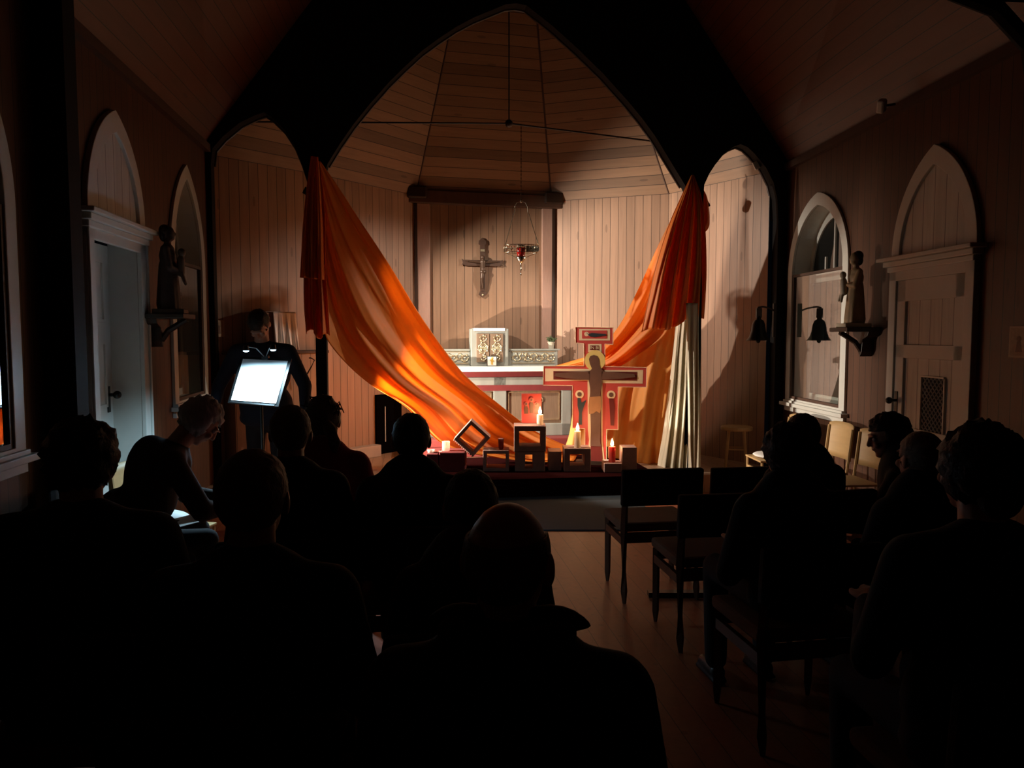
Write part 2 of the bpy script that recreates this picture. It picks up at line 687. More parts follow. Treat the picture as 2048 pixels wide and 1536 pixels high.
# --- nave details: pilaster, tie beam, eaves trim
pf = hit(85, 400, FL)[0]
q = MB().bb(pf - .07, pf + .07, 0, .16, 0, HE)
struct(q.build('trim_30', m_black, M=FL))
A = wpt(FL, pf, 3.50, .1)
B = P(1950, 22, 4.35)
B = Vector((3.05, 4.45, 3.56))
q = MB()
q.cyl(A, B, .06, .06, 4)
struct(q.build('trim_31', m_black))
q = MB().tube([Vector((3.06, 4.45, 2.9)), Vector((2.98, 4.43, 3.25)), Vector((2.75, 4.40, 3.45)), Vector((2.4, 4.35, 3.55))], .05, 8)
struct(q.build('trim_32', m_black))
q = MB().bb(-.2, XL, 0, .05, HE - .07, HE)
struct(q.build('trim_33', m_brownbeam, M=FL))
q = MB().bb(.2, -11.3, 0, .05, HE - .07, HE)
struct(q.build('trim_34', m_brownbeam, M=FR))


# --- windows and doors
def ring_prism(q, outer, inner, y0, y1):
    q.prism(outer, y0, y1, [inner])


def make_window(n, fr, cx, w_, z0, za, muntins=True, reveal=.16):
    e = struct(empty('window_%d' % n, M=fr @ Matrix.Translation((cx, 0, z0))))
    H = za - z0
    zs = 2.2 - z0
    out = arch_outline(0, w_, 0, zs, H)
    inn = arch_outline(0, w_ - .2, .03, zs, H - .12)
    q = MB()
    ring_prism(q, out, inn, 0, .025)
    q.build('window_frame', m_white, e, bevel=.004)
    # reveal
    i2 = inn
    q = MB()
    k = len(i2)
    vs = [(p[0], .0, p[1]) for p in i2] + [(p[0], -reveal, p[1]) for p in i2]
    q.add(vs, [(i, (i + 1) % k, (i + 1) % k + k, i + k) for i in range(k)])
    q.build('reveal', m_white, e)
    # inner pointed sash
    so = arch_outline(0, w_ - .2, .03, zs, H - .12)
    si = arch_outline(0, w_ - .32, .09, zs, H - .22)
    q = MB()
    ring_prism(q, so, si, -reveal - .03, -reveal)
    q.build('sash', m_white, e)
    if muntins:
        q = MB()
        for x in (-(w_ - .32) / 6 - .02, 0, (w_ - .32) / 6 + .02):
            top = H - .24 - abs(x) * 2.0
            q.bb(x - .012, x + .012, -reveal - .02, -reveal + .005, zs + .02, top)
        q.build('muntin', m_white, e)
    q = MB()
    q.bb(-(w_ - .3) / 2, (w_ - .3) / 2, -reveal - .02, -reveal + .02, zs - .09, zs + .02)
    q.build('meeting_rail', m_white, e)
    q = MB().prism(arch_outline(0, w_ - .3, .08, zs, H - .2), -reveal - .02, -reveal - .014)
    q.build('window_pane', m_glass, e)
    # lower secondary glazing in a thin dark frame, flush with the wall
    q = MB()
    a_, b_ = w_ / 2 - .10, zs - .0
    ring_prism(q, [(-a_, .03), (-a_, b_), (a_, b_), (a_, .03)],
               [(-a_ + .025, .055), (-a_ + .025, b_ - .025), (a_ - .025, b_ - .025), (a_ - .025, .055)], -.02, .015)
    q.build('inner_frame', m_brownbeam, e)
    m_pane = MATS.get('clear_pane')
    if m_pane is None:
        m_pane = bpy.data.materials.new('clear_pane')
        m_pane.use_nodes = True
        nt = m_pane.node_tree
        nt.nodes.clear()
        o_ = nt.nodes.new('ShaderNodeOutputMaterial')
        g_ = nt.nodes.new('ShaderNodeBsdfGlossy')
        g_.inputs['Roughness'].default_value = .015
        t_ = nt.nodes.new('ShaderNodeBsdfTransparent')
        t_.inputs[0].default_value = (.75, .8, .78, 1)
        f_ = nt.nodes.new('ShaderNodeLayerWeight')
        f_.inputs[0].default_value = .35
        mm = nt.nodes.new('ShaderNodeMath')
        mm.operation = 'MULTIPLY_ADD'
        mm.inputs[1].default_value = .35
        mm.inputs[2].default_value = .05
        nt.links.new(f_.outputs['Fresnel'], mm.inputs[0])
        x_ = nt.nodes.new('ShaderNodeMixShader')
        nt.links.new(mm.outputs[0], x_.inputs[0])
        nt.links.new(t_.outputs[0], x_.inputs[1])
        nt.links.new(g_.outputs[0], x_.inputs[2])
        nt.links.new(x_.outputs[0], o_.inputs['Surface'])
        MATS['clear_pane'] = m_pane
    q = MB().add([(-a_ + .02, 0, .05), (a_ - .02, 0, .05), (a_ - .02, 0, b_ - .02), (-a_ + .02, 0, b_ - .02)], [(0, 1, 2, 3)])
    q.build('inner_pane', m_pane, e)
    q = MB().bb(-w_ / 2 - .04, w_ / 2 + .04, 0, .07, -.045, -.01)
    q.bb(-w_ / 2 - .0, w_ / 2 + .0, 0, .03, -.10, -.05)
    q.bb(-w_ / 2 - .0, w_ / 2 + .0, 0, .045, -.012, .012)
    q.build('window_sill', m_white, e, bevel=.004)
    return e


make_window(1, FL, f1cx, f1w, zsl, za_l)
make_window(2, FL, wcx, ww, zsl, za_l)
make_window(3, FR, wrx, wrw, zsr, za_r)

# left door: deep opening, leaf set back
e = struct(empty('door_1', M=FL @ Matrix.Translation((dcx, 0, 0))))
hw = dw / 2
q = MB().bb(-hw - .02, -hw + .09, 0, .03, 0, zl - .1).bb(hw - .09, hw + .02, 0, .03, 0, zl - .1)
q.bb(-hw - .02, -hw + .0, .03, .045, 0, zl - .1).bb(hw - .0, hw + .02, .03, .045, 0, zl - .1)
q.bb(-hw - .02, hw + .02, 0, .03, zl - .16, zl - .06)
q.build('door_frame', m_white, e, bevel=.004)
q = MB().bb(-hw - .08, hw + .08, 0, .10, zl - .02, zl + .01).bb(-hw - .05, hw + .05, 0, .07, zl - .06, zl - .02).bb(-hw - .03, hw + .03, 0, .05, zl - .1, zl - .06)
q.build('cornice', m_white, e, bevel=.006)
out = [(-hw, zl)] + pointed(0, dw, zl + .01, za_l) + [(hw, zl)]
inn = pointed(0, dw - .2, zl + .012, za_l - .14)
q = MB()
q.prism(pointed(0, dw, zl + .01, za_l), 0, .03, [inn[0:1] + inn[1:-1] + inn[-1:]] if False else [])
# casing as a band following the arch
q = MB()
o_, i_ = pointed(0, dw, zl + .01, za_l), pointed(0, dw - .2, zl + .01, za_l - .14)
band = o_ + i_[::-1]
q.prism(band, 0, .035)
q.build('arch_casing', m_white, e, bevel=.004)
q = MB().prism(pointed(0, dw - .18, zl + .01, za_l - .13), .002, .012)
q.build('tympanum', m_whiteb, e)
D = .19
q = MB()
q.add([(-hw + .09, 0, 0), (-hw + .09, -D, 0), (-hw + .09, -D, zl - .1), (-hw + .09, 0, zl - .1)], [(0, 1, 2, 3)])
q.add([(hw - .09, 0, 0), (hw - .09, -D, 0), (hw - .09, -D, zl - .1), (hw - .09, 0, zl - .1)], [(0, 1, 2, 3)])
q.add([(-hw + .09, 0, zl - .1), (-hw + .09, -D, zl - .1), (hw - .09, -D, zl - .1), (hw - .09, 0, zl - .1)], [(0, 1, 2, 3)])
q.build('reveal', m_white, e)
lf = MB().bb(-hw + .09, hw - .09, -D - .04, -D, .02, zl - .12)
leaf = lf.build('door_leaf', m_white, e)
for z0_, z1_ in ((.25, .95), (1.1, 1.55), (1.68, 2.1)):
    for x0_, x1_ in ((-hw + .2, -.05), (.05, hw - .2)):
        q = MB()
        q.bb(x0_, x1_, -D, -D + .012, z0_, z0_ + .02).bb(x0_, x1_, -D, -D + .012, z1_ - .02, z1_)
        q.bb(x0_, x0_ + .02, -D, -D + .012, z0_, z1_).bb(x1_ - .02, x1_, -D, -D + .012, z0_, z1_)
        q.build('panel_moulding', m_white, leaf)
m_metal = mat('dark_metal', (.05, .05, .05), .35, 1.0)
q = MB().cyl((-hw + .17, -D, 1.18), (-hw + .17, -D + .05, 1.18), .012).ell((-hw + .17, -D + .06, 1.18), .028)
q.bb(-hw + .15, -hw + .19, -D, -D + .008, 1.06, 1.24)
q.build('door_handle', m_metal, leaf)

# right door: white, panelled, with lattice vent
e = struct(empty('door_2', M=FR @ Matrix.Translation((drx, 0, 0))))
hw = drw / 2
q = MB().bb(-hw, -hw + .09, 0, .045, 0, zr - .1).bb(hw - .09, hw, 0, .045, 0, zr - .1)
q.bb(-hw, hw, 0, .045, zr - .17, zr - .07)
q.build('door_frame', m_white, e, bevel=.004)
q = MB().bb(-hw - .06, hw + .07, 0, .12, zr - .02, zr + .01).bb(-hw - .03, hw + .04, 0, .08, zr - .06, zr - .02).bb(-hw - .0, hw + .02, 0, .055, zr - .1, zr - .06)
q.build('cornice', m_white, e, bevel=.006)
o_, i_ = pointed(0, drw, zr + .01, za_r), pointed(0, drw - .2, zr + .01, za_r - .14)
q = MB().prism(o_ + i_[::-1], 0, .035)
q.build('arch_casing', m_white, e, bevel=.004)
q = MB().prism(pointed(0, drw - .18, zr + .01, za_r - .13), .002, .012)
q.build('tympanum', m_whiteb, e)
# leaf as stiles and rails around boarded panels
q = MB().bb(-hw + .09, hw - .09, .002, .012, .02, zr - .17)
leaf = q.build('door_leaf', m_whiteb, e)
q = MB()
a_, b_ = -hw + .09, hw - .09
q.bb(a_, a_ + .11, .012, .03, .02, zr - .17).bb(b_ - .11, b_, .012, .03, .02, zr - .17)
for z0_, z1_ in ((.02, .22), (zr - .33, zr - .17), (1.42, 1.52), (.86, .9)):
    q.bb(a_, b_, .012, .03, z0_, z1_)
q.build('door_rail', m_white, leaf, bevel=.003)
# lattice grille near the lower middle of the leaf
gx, gz = hit(1869, 812, FR)
gx -= drx
gw, gh = .13, .20
q = MB()
for i in range(-7, 8):
    for sgn in (1, -1):
        x0_ = gx + i * .045
        seg = []
        # clip a 45 degree slat to the grille rectangle
        for t in [k / 40 - .5 for k in range(41)]:
            xx, zz = x0_ + sgn * t, gz + t * 1.0
            if abs(xx - gx) <= gw and abs(zz - gz) <= gh:
                seg.append((xx, zz))
        if len(seg) > 1:
            q.cyl((seg[0][0], .018 + .003 * sgn, seg[0][1]), (seg[-1][0], .018 + .003 * sgn, seg[-1][1]), .005, .005, 4)
q.bb(gx - gw - .012, gx - gw, .012, .026, gz - gh, gz + gh).bb(gx + gw, gx + gw + .012, .012, .026, gz - gh, gz + gh)
q.bb(gx - gw, gx + gw, .012, .026, gz - gh - .012, gz - gh).bb(gx - gw, gx + gw, .012, .026, gz + gh, gz + gh + .012)
q.build('vent_lattice', m_white, leaf)
q = MB().prism([(gx - gw, gz - gh), (gx + gw, gz - gh), (gx + gw, gz + gh), (gx - gw, gz + gh)], .0125, .0135)
q.build('vent_opening', mat('vent_dark', (.08, .08, .08), .8), leaf)
q = MB().bb(b_ - .055, b_ - .02, .03, .036, .98, 1.16).cyl((b_ - .04, .03, 1.09), (b_ - .04, .085, 1.09), .01).ell((b_ - .04, .09, 1.09), .026)
q.build('door_handle', m_metal, leaf)

# ================================================================== CLOTHS
m_orange = mat('orange_cloth', (.90, .36, .06), .55, noise_amt=.06, nscale=3, trans=.45)
m_orange2 = mat('deep_orange_cloth', (.85, .25, .04), .55, noise_amt=.06, nscale=3, trans=.36)
m_cream = mat('cream_cloth', (.88, .83, .64), .6, noise_amt=.05, nscale=4, trans=.12)
m_orange_lit = mat('lit_orange_cloth', (.94, .50, .13), .55, noise_amt=.05, nscale=3, trans=.35)  # same orange cloth; the lamp's brightness is put into this lighter colour
m_linen = mat('white_linen', (.80, .78, .74), .7, noise_amt=.04)
m_redcloth = mat('dark_red_cloth', (.16, .018, .018), .85, noise_amt=.2)
m_redcarpet = mat('red_carpet', (.20, .03, .025), .9, noise_amt=.25, nscale=80)


def drape(name, top, bot, m, parent, nu=90, nv=60, folds=(), thick=.004):
    """cloth between two curves (pixel x, pixel y, distance); folds = (count, depth, phase, lean)"""
    A = [P(*q) for q in top]
    B = [P(*q) for q in bot]

    def fn(u, v):
        a_, b_ = lerp_curve(A, u), lerp_curve(B, u)
        p = a_.lerp(b_, v)
        gather = min(1.0, .12 + u * 2.2)
        d = 0
        for cnt, dep, ph, lean in folds:
            x = cnt * v + ph + lean * u
            s_ = math.sin(2 * PI * x)
            d += dep * gather * (abs(s_) ** .7 * (1 if s_ > 0 else -1))
        e_ = noise.noise(Vector((u * 3, v * 4, 1.3))) * .03 * gather
        return p + Vector((0, 1, 0)) * (d + e_) + Vector((0, 0, .25 * d))
    q = MB().grid(fn, nu, nv)
    return q.build(name, m, parent, smooth=True, fix=False, mods=(('solid', thick),))


e = empty('orange_drape')
tag(e, 'long orange cloth swagged from the left arch post down across the altar front', 'drape', 'orange cloths hung from the arch posts')
drape('swag',
      [(640, 322, 7.08), (668, 362, 7.16), (712, 428, 7.28), (782, 532, 7.5), (850, 640, 7.75), (925, 740, 8.05), (1000, 806, 8.22), (1068, 858, 8.28), (1140, 892, 8.28), (1190, 905, 8.25)],
      [(634, 324, 7.08), (632, 420, 7.1), (636, 540, 7.12), (648, 650, 7.15), (672, 704, 7.25), (735, 768, 7.48), (812, 820, 7.7), (885, 893, 7.95), (1000, 922, 8.02), (1120, 924, 8.06)],
      m_orange, e, 120, 90,
      folds=((1.6, .045, .1, -.5), (4.2, .022, .3, .9), (9.0, .006, .15, -1.2)), thick=.004)


def hang(name, left, right, m, parent, pleats=4, amp=.03, nu=60, nv=60, ph=0.0, jag=0.0):
    A = [P(*q) for q in left]
    B = [P(*q) for q in right]

    def fn(u, v):
        a_, b_ = lerp_curve(A, v), lerp_curve(B, v)
        p = a_.lerp(b_, u)
        g = min(1, .15 + v * 1.5)
        d = amp * g * math.sin(2 * PI * (pleats * u + ph + .15 * math.sin(v * 3)))
        d += .4 * amp * g * math.sin(2 * PI * (pleats * 2.3 * u + .3 * v))
        z = 0
        if jag and v > .8:
            z = jag * (v - .8) / .2 * math.sin(2 * PI * (u * 1.5 + ph))
        return p + Vector((0, d, z))
    return MB().grid(fn, nu, nv).build(name, m, parent, smooth=True, fix=False, mods=(('solid', .004),))


hang('hanging_tail', [(622, 312, 7.02), (612, 380, 7.0), (604, 450, 6.98), (600, 520, 6.98), (599, 555, 6.98)],
     [(636, 314, 7.02), (640, 380, 7.0), (644, 450, 7.0), (646, 520, 7.0), (648, 560, 7.0)], m_orange2, e, 3, .03)
hang('hanging_tail', [(625, 330, 7.08), (614, 420, 7.05), (608, 540, 7.05), (608, 610, 7.05), (612, 664, 7.05)],
     [(640, 330, 7.08), (650, 420, 7.06), (652, 540, 7.06), (656, 610, 7.06), (658, 676, 7.06)], m_orange2, e, 3, .035, ph=.4, jag=-.035)

e = empty('orange_drape')
tag(e, 'orange cloth gathered at the right arch post and swept behind the painted cross', 'drape', 'orange cloths hung from the arch posts')
hang('hanging_tail', [(1383, 350, 7.72), (1362, 395, 7.70), (1338, 452, 7.66), (1314, 530, 7.62), (1298, 600, 7.6), (1284, 668, 7.6)],
     [(1388, 350, 7.72), (1402, 390, 7.72), (1410, 450, 7.72), (1413, 530, 7.74), (1412, 590, 7.76), (1410, 634, 7.78)], m_orange2, e, 4.3, .04, 90, 70, ph=.1, jag=.03)
hang('gathered_loop', [(1394, 362, 7.8), (1400, 385, 7.82), (1403, 420, 7.82), (1400, 466, 7.82)],
     [(1404, 374, 7.84), (1416, 400, 7.86), (1419, 450, 7.86), (1404, 470, 7.84)], m_orange2, e, 1, .02, 12, 24)
drape('swag',
      [(1352, 420, 7.85), (1318, 490, 7.95), (1278, 580, 8.1), (1238, 655, 8.25), (1190, 706, 8.45), (1140, 724, 8.6), (1095, 736, 8.65)],
      [(1372, 500, 7.85), (1355, 600, 7.95), (1330, 668, 8.05), (1280, 706, 8.2), (1232, 735, 8.4), (1165, 752, 8.55), (1105, 758, 8.62)],
      m_orange, e, 80, 50, folds=((2.2, .04, .3, .2), (5, .012, .1, .4)))
hang('floor_panel', [(1205, 716, 8.55), (1170, 760, 8.52), (1150, 810, 8.5), (1140, 868, 8.46), (1130, 900, 8.42)],
     [(1352, 640, 8.2), (1345, 720, 8.2), (1334, 800, 8.2), (1326, 880, 8.15), (1322, 932, 8.1)], m_orange_lit, e, 3.2, .055, 100, 70, ph=.2)

e = empty('cream_curtain')
tag(e, 'pale cream curtain hanging down the right arch post to the step', 'curtain')
hang('curtain_panel', [(1360, 600, 7.88), (1350, 680, 7.89), (1341, 770, 7.91), (1331, 850, 7.94), (1316, 942, 8.0)],
     [(1398, 600, 7.72), (1398, 680, 7.72), (1400, 770, 7.72), (1401, 850, 7.72), (1402, 948, 7.70)], m_cream, e, 5, .05, 90, 60, ph=.15)
hang('curtain_panel', [(1372, 606, 7.66), (1374, 700, 7.64), (1376, 800, 7.62), (1378, 900, 7.58), (1384, 978, 7.52)],
     [(1396, 606, 7.64), (1396, 700, 7.62), (1396, 800, 7.6), (1394, 900, 7.56), (1390, 984, 7.50)], m_cream, e, 2, .025, 30, 60, ph=.4)
hang('curtain_panel', [(1396, 640, 8.15), (1392, 720, 8.25), (1388, 800, 8.4), (1374, 880, 8.7), (1368, 915, 8.85)],
     [(1402, 640, 7.9), (1402, 720, 7.9), (1402, 800, 7.92), (1402, 880, 7.95), (1402, 935, 7.95)], m_cream, e, 4, .03, 50, 50)

# ================================================================== ALTAR GROUP
ALT = P(977, 733, 9.0)
SZ = .36                                             # altar step height
FA = Matrix.Translation((ALT.x, 9.3, 0)) @ Matrix.Rotation(R(8), 4, 'Z') @ Matrix.Translation((0, -9.3, 0))
m_stone = mat('grey_painted_wood', (.25, .265, .235), .5, noise_amt=.3, nscale=9, stretch=(1, 1, .3), bump=.1)
m_panelw = mat('brown_panel_wood', (.19, .13, .085), .5, noise_amt=.3, nscale=10, stretch=(6, 6, .6))
m_gild = mat('tarnished_gilding', (.50, .43, .28), .38, .75, noise_amt=.35, nscale=25, bump=.4)
# steps before the altar
q = MB().bb(-1.1, 1.45, 8.62, 9.6, PLAT, PLAT + .09).bb(-.95, 1.3, 8.80, 9.55, PLAT + .09, SZ)
st_ = q.build('floor_altar_step', m_redcarpet, M=FA, bevel=.01)
struct(st_)
e = empty('altar', FA)
tag(e, 'grey panelled wooden altar behind the orange swag and painted cross', 'altar')
y0, y1 = 9.02, 9.50
zt_ = 1.20
q = MB().bb(-.80, .96, y0 + .03, y1, SZ, zt_ - .10)
body = q.build('body', m_panelw, e)
q = MB()
for x in (-.76, -.36, .10, .92):
    q.bb(x - (.08 if abs(x) < .5 else .06), x + (.08 if abs(x) < .5 else .06), y0, y0 + .03, SZ, zt_ - .12)
q.bb(-.82, .98, y0, y0 + .03, SZ, SZ + .15).bb(-.82, .98, y0, y0 + .03, zt_ - .26, zt_ - .12)
q.build('panel_frame', m_stone, e, bevel=.008)
for x0_, x1_ in ((-.68, -.46), (-.26, .0), (.2, .84)):
    q = MB()
    z0_, z1_ = SZ + .19, zt_ - .30
    q.bb(x0_, x1_, y0 + .015, y0 + .034, z0_, z0_ + .012).bb(x0_, x1_, y0 + .015, y0 + .034, z1_ - .012, z1_)
    q.bb(x0_, x0_ + .012, y0 + .015, y0 + .034, z0_, z1_).bb(x1_ - .012, x1_, y0 + .015, y0 + .034, z0_, z1_)
    q.build('panel_moulding', m_gild, e)
# carved leaf sprays in the panels
rr = random.Random(3)
for cx in (-.57, -.13, .52):
    q = MB().bb(cx - .09, cx + .09, y0 + .018, y0 + .029, zt_ - .70, zt_ - .36)
    for k in range(9):
        a0 = rr.uniform(0, 6.28)
        c0 = Vector((cx + rr.uniform(-.08, .08), y0 + .020, zt_ - .40 - rr.uniform(0, .28)))
        pts = [c0 + Vector((.055 * t * math.cos(a0 + 2.2 * t), 0, .055 * t * math.sin(a0 + 2.2 * t))) for t in (0, .25, .5, .75, 1)]
        q.tube(pts, .006, 5)
    q.build('carving', m_panelw if False else m_gild, e)
q = MB().bb(-.84, 1.06, y0 - .04, y1 + .02, zt_ - .05, zt_ - .005)
q.build('table_top', m_stone, e, bevel=.004)
q = MB().bb(-.82, 1.02, y0 - .02, y0 + .02, zt_ - .115, zt_ - .05)
q.bb(-.81, 1.0, y0 - .005, y0 + .025, zt_ - .285, zt_ - .215)
q.build('red_band', m_redcloth, e)
o = tag(MB().bb(-.86, 1.10, y0 - .055, y1 - .05, zt_ - .004, zt_ + .006).bb(-.86, 1.10, y0 - .058, y0 - .050, zt_ - .05, zt_ + .004).build('altar_cloth', m_linen, M=FA, bevel=.003),
        'white cloth strip covering the altar table top', 'cloth')
# retable shelf either side, behind
e = empty('retable', FA)
tag(e, 'grey stepped shelf with carved gilded friezes along the back of the altar', 'retable')
zb = zt_ + .006
ry0, ry1 = 9.28, 9.50
for x0_, x1_ in ((-.78, -.24), (.24, .86)):
    MB().bb(x0_, x1_, ry0, ry1, zb, zb + .19).build('shelf', m_stone, e, bevel=.006)
    MB().bb(x0_ - (.03 if x0_ < 0 else 0), x1_ + (.03 if x0_ > 0 else 0), ry0 - .015, ry1, zb + .19, zb + .208).build('shelf_top', m_stone, e, bevel=.004)


def scrolls(q, x0, x1, z0, z1, y, n, seed, r=.007):
    rr = random.Random(seed)
    for k in range(n):
        t = (k + .5) / n
        horizontal = (x1 - x0) > (z1 - z0)
        cx = x0 + (x1 - x0) * (t if horizontal else .5)
        cz = z0 + (z1 - z0) * (.5 if horizontal else t)
        R0_ = .46 * min(x1 - x0, z1 - z0)
        s_ = 1 if k % 2 else -1
        pts = []
        for i in range(12):
            a_ = s_ * i * .62 + rr.uniform(-.1, .1)
            rad = R0_ * (1 - i / 14)
            pts.append((cx + rad * math.cos(a_), y, cz + rad * math.sin(a_)))
        q.tube(pts, r, 5)
        for i in range(5):
            a_ = rr.uniform(0, 6.28)
            q.ell((cx + .8 * R0_ * math.cos(a_), y, cz + .8 * R0_ * math.sin(a_)), (.016, .01, .010), rotm(0, a_, 0), 6, 5)


for a_, b_ in ((-.75, -.28), (.30, .80)):
    q = MB()
    scrolls(q, a_, b_, zb + .045, zb + .165, ry0 - .004, 7, 5)
    q.bb(a_ - .02, b_ + .02, ry0 - .012, ry0, zb + .03, zb + .038).bb(a_ - .02, b_ + .02, ry0 - .012, ry0, zb + .17, zb + .178)
    q.build('frieze', m_gild, e)
# tabernacle
e = empty('tabernacle', FA)
tag(e, 'tall grey tabernacle with two carved gilded doors at the altar centre', 'tabernacle')
q = MB().bb(-.235, .235, 9.24, 9.50, zb, zb + .46)
q.build('case', m_stone, e, bevel=.012)
for sx in (-1, 1):
    q = MB().bb(sx * .085 - .08, sx * .085 + .08, 9.222, 9.24, zb + .05, zb + .40)
    dr = q.build('door', m_panelw, e, bevel=.004)
    q = MB()
    x0_, x1_ = sx * .085 - .07, sx * .085 + .07
    scrolls(q, x0_ + .01, x1_ - .01, zb + .29, zb + .39, 9.218, 1, 7, .006)
    scrolls(q, x0_ + .01, x1_ - .01, zb + .06, zb + .15, 9.218, 1, 8, .006)
    cz = zb + .22
    q.tube([(sx * .085 + .055 * math.cos(k * PI / 8), 9.218, cz + .055 * math.sin(k * PI / 8)) for k in range(17)], .006, 6)
    q.tube([(sx * .085 + .038 * math.cos(k * PI / 8), 9.218, cz + .038 * math.sin(k * PI / 8)) for k in range(17)], .004, 6)
    scrolls(q, x0_ + .045, x1_ - .045, cz - .02, cz + .02, 9.218, 2, 9, .004)
    for k in range(8):
        a_ = k * PI / 4 + .3
        q.ell((sx * .085 + .062 * math.cos(a_), 9.218, cz + .068 * math.sin(a_)), (.018, .008, .007), rotm(0, -a_ + 1, 0), 6, 5)
    q.build('relief', m_gild, dr)
o = tag(MB().bb(-.20, .19, 9.235, 9.5, zb + .461, zb + .468).bb(-.20, .19, 9.229, 9.237, zb + .43, zb + .466).build('tabernacle_cloth', m_linen, M=FA, bevel=.003),
        'small white cloth laid over the tabernacle top', 'cloth')
# little picture card before the doors
pc = P(981, 710, 9.17)
e = empty('picture_card', FA @ Matrix.Translation((pc.x - ALT.x, 9.17, zb)))
tag(e, 'small framed square card with a gold figure before the tabernacle', 'picture')
rt = rotm(R(-6))
MB().box((0, .008, .063), (.125, .008, .125), rt).build('card_frame', mat('card_frame', (.03, .025, .02), .5), e)
MB().box((0, .003, .063), (.108, .004, .108), rt).build('card_face', mat('card_white', (.75, .72, .62), .6, noise_amt=.05), e)
q = MB().box((0, -.002, .055), (.02, .003, .07), rt).box((0, -.002, .07), (.05, .003, .014), rt @ rotm(0, .3)).ell((0, -.004, .1), (.011, .003, .012), nu=8, nv=6)
q.build('painted_figure', mat('card_gold', (.55, .33, .04), .6), e)
# potted plant on the right end of the retable
pp = P(1113, 690, 9.45)
e = empty('potted_plant', FA @ Matrix.Translation((.80, 9.40, zb + .208)))
tag(e, 'small potted heather on the right end of the altar shelf', 'plant')
MB().lathe([(.001, 0), (.032, 0), (.042, .075), (.047, .077), (.047, .088), (.038, .088), (.036, .07), (.001, .07)], n=20).build('pot', mat('pale_pot', (.45, .42, .33), .7), e, smooth=False)
q = MB()
rr = random.Random(11)
for k in range(46):
    a_, t_ = rr.uniform(0, 6.28), rr.uniform(.1, 1)
    L_ = rr.uniform(.05, .1)
    d_ = Vector((math.cos(a_) * t_, math.sin(a_) * t_, .75)).normalized()
    b0 = Vector((0, 0, .07))
    tip = b0 + d_ * L_
    q.cyl(b0, tip, .0016, .001, 4)
    for j in range(9):
        p_ = b0 + d_ * L_ * (.35 + .08 * j)
        q.ell(p_ + Vector((rr.uniform(-.007, .007), rr.uniform(-.007, .007), rr.uniform(-.005, .008))), (.004, .004, .0075), rotm(rr.uniform(-1, 1), rr.uniform(-1, 1)), 5, 4)
q.build('foliage', mat('heather_green', (.06, .09, .035), .7, noise_amt=.4, nscale=60), e)

# wall crucifix on the back panel
cx_, cz_ = hit(965, 525, FAB, .03)
e = empty('wall_crucifix', M=FAB @ Matrix.Translation((cx_, 0, cz_)))
tag(e, 'carved brown crucifix hanging on the back wall above the altar', 'crucifix')
m_cr = mat('carved_brown_wood', (.06, .03, .018), .5, noise_amt=.3, nscale=20)
q = MB()
q.prism([(-.028, -.36), (.028, -.36), (.03, .22), (.05, .23), (.045, .27), (.0, .31), (-.045, .27), (-.05, .23), (-.03, .22)], .01, .035)
q.prism([(-.24, -.03), (-.22, -.045), (.22, -.045), (.24, -.03), (.265, -.04), (.25, 0), (.265, .04), (.24, .028), (.22, .03), (-.22, .03), (-.24, .028), (-.265, .04), (-.25, 0), (-.265, -.04)], .012, .036)
q.prism([(0, -.44), (.05, -.40), (.03, -.36), (-.03, -.36), (-.05, -.40)], .01, .03)
q.build('cross_beam', m_cr, e, bevel=.003)
q = MB()
q.cap((0, .06, .005), .035, (0, .055, -.09), .026).cap((.0, .055, -.1), .03, (.015, .07, -.2), .02).cap((.015, .07, -.2), .02, (0, .05, -.32), .012)
q.cap((-.02, .055, .0), .016, (-.2, .045, .012), .009).cap((.02, .055, .0), .016, (.2, .045, .012), .009)
q.ell((0.008, .068, .06), (.022, .024, .028)).ell((0, .06, -.12), (.042, .03, .035))
q.build('figure', mat('bronze_figure', (.075, .042, .025), .4, .3), e, mods=(('remesh', .006, 3),))
MB().ell((0, .03, -.405), (.012, .008, .016), nu=8, nv=6).build('brass_ornament', m_gild, e)
MB().box((0, .04, .15), (.05, .01, .03)).build('name_plate', m_gild, e)

# ================================================================== SANCTUARY LAMP AND TIE ROD
e = empty('tie_rod')
tag(e, 'dark iron tie rod with central ball spanning the arch opening', 'rod')
ball = P(1018, 247, 8.0)
q = MB()
q.cyl(P(425, 243, 7.36), ball, .009, .009, 8).cyl(ball, P(1545, 312, 8.36), .009, .009, 8)
q.build('horizontal_rod', m_dark, e)
MB().ell(ball, .042).build('ball', m_dark, e, smooth=True)
MB().cyl(ball, (ball.x, ball.y, 7.1), .007, .007, 8).build('vertical_rod', m_dark, e)
m_brass = mat('polished_brass', (.55, .48, .36), .22, 1.0, noise_amt=.2)
lc = P(1042, 505, 8.0)
e = empty('sanctuary_lamp', loc=(lc.x, 8.0, lc.z))
tag(e, 'hanging brass sanctuary lamp with red glass on a long chain', 'lamp')
rodz = ball.z - (lc.x - ball.x) * .09
q = MB()
z = .53
k = 0
while z < rodz - lc.z:
    q.box((0, 0, z), (.008, .003, .022), rotm(0, 0, PI / 2 * (k % 2)))
    z += .02
    k += 1
q.build('chain', m_brass, e)
q = MB()
q.tube([(-.062, 0, .44), (-.066, 0, .48), (-.045, 0, .52), (0, 0, .535), (.045, 0, .52), (.066, 0, .48), (.07, 0, .42)], .004, 6)
q.ell((0, 0, .535), (.012, .012, .02), nu=8, nv=6)
q.build('crown_bow', m_brass, e)
q = MB()
for x0_, x1_ in ((-.064, -.165), (.07, .185)):
    q.cyl((x0_, 0, .44), (x1_, 0, .08), .0048, .0048, 8)
q.build('suspension_arm', m_brass, e)
q = MB()
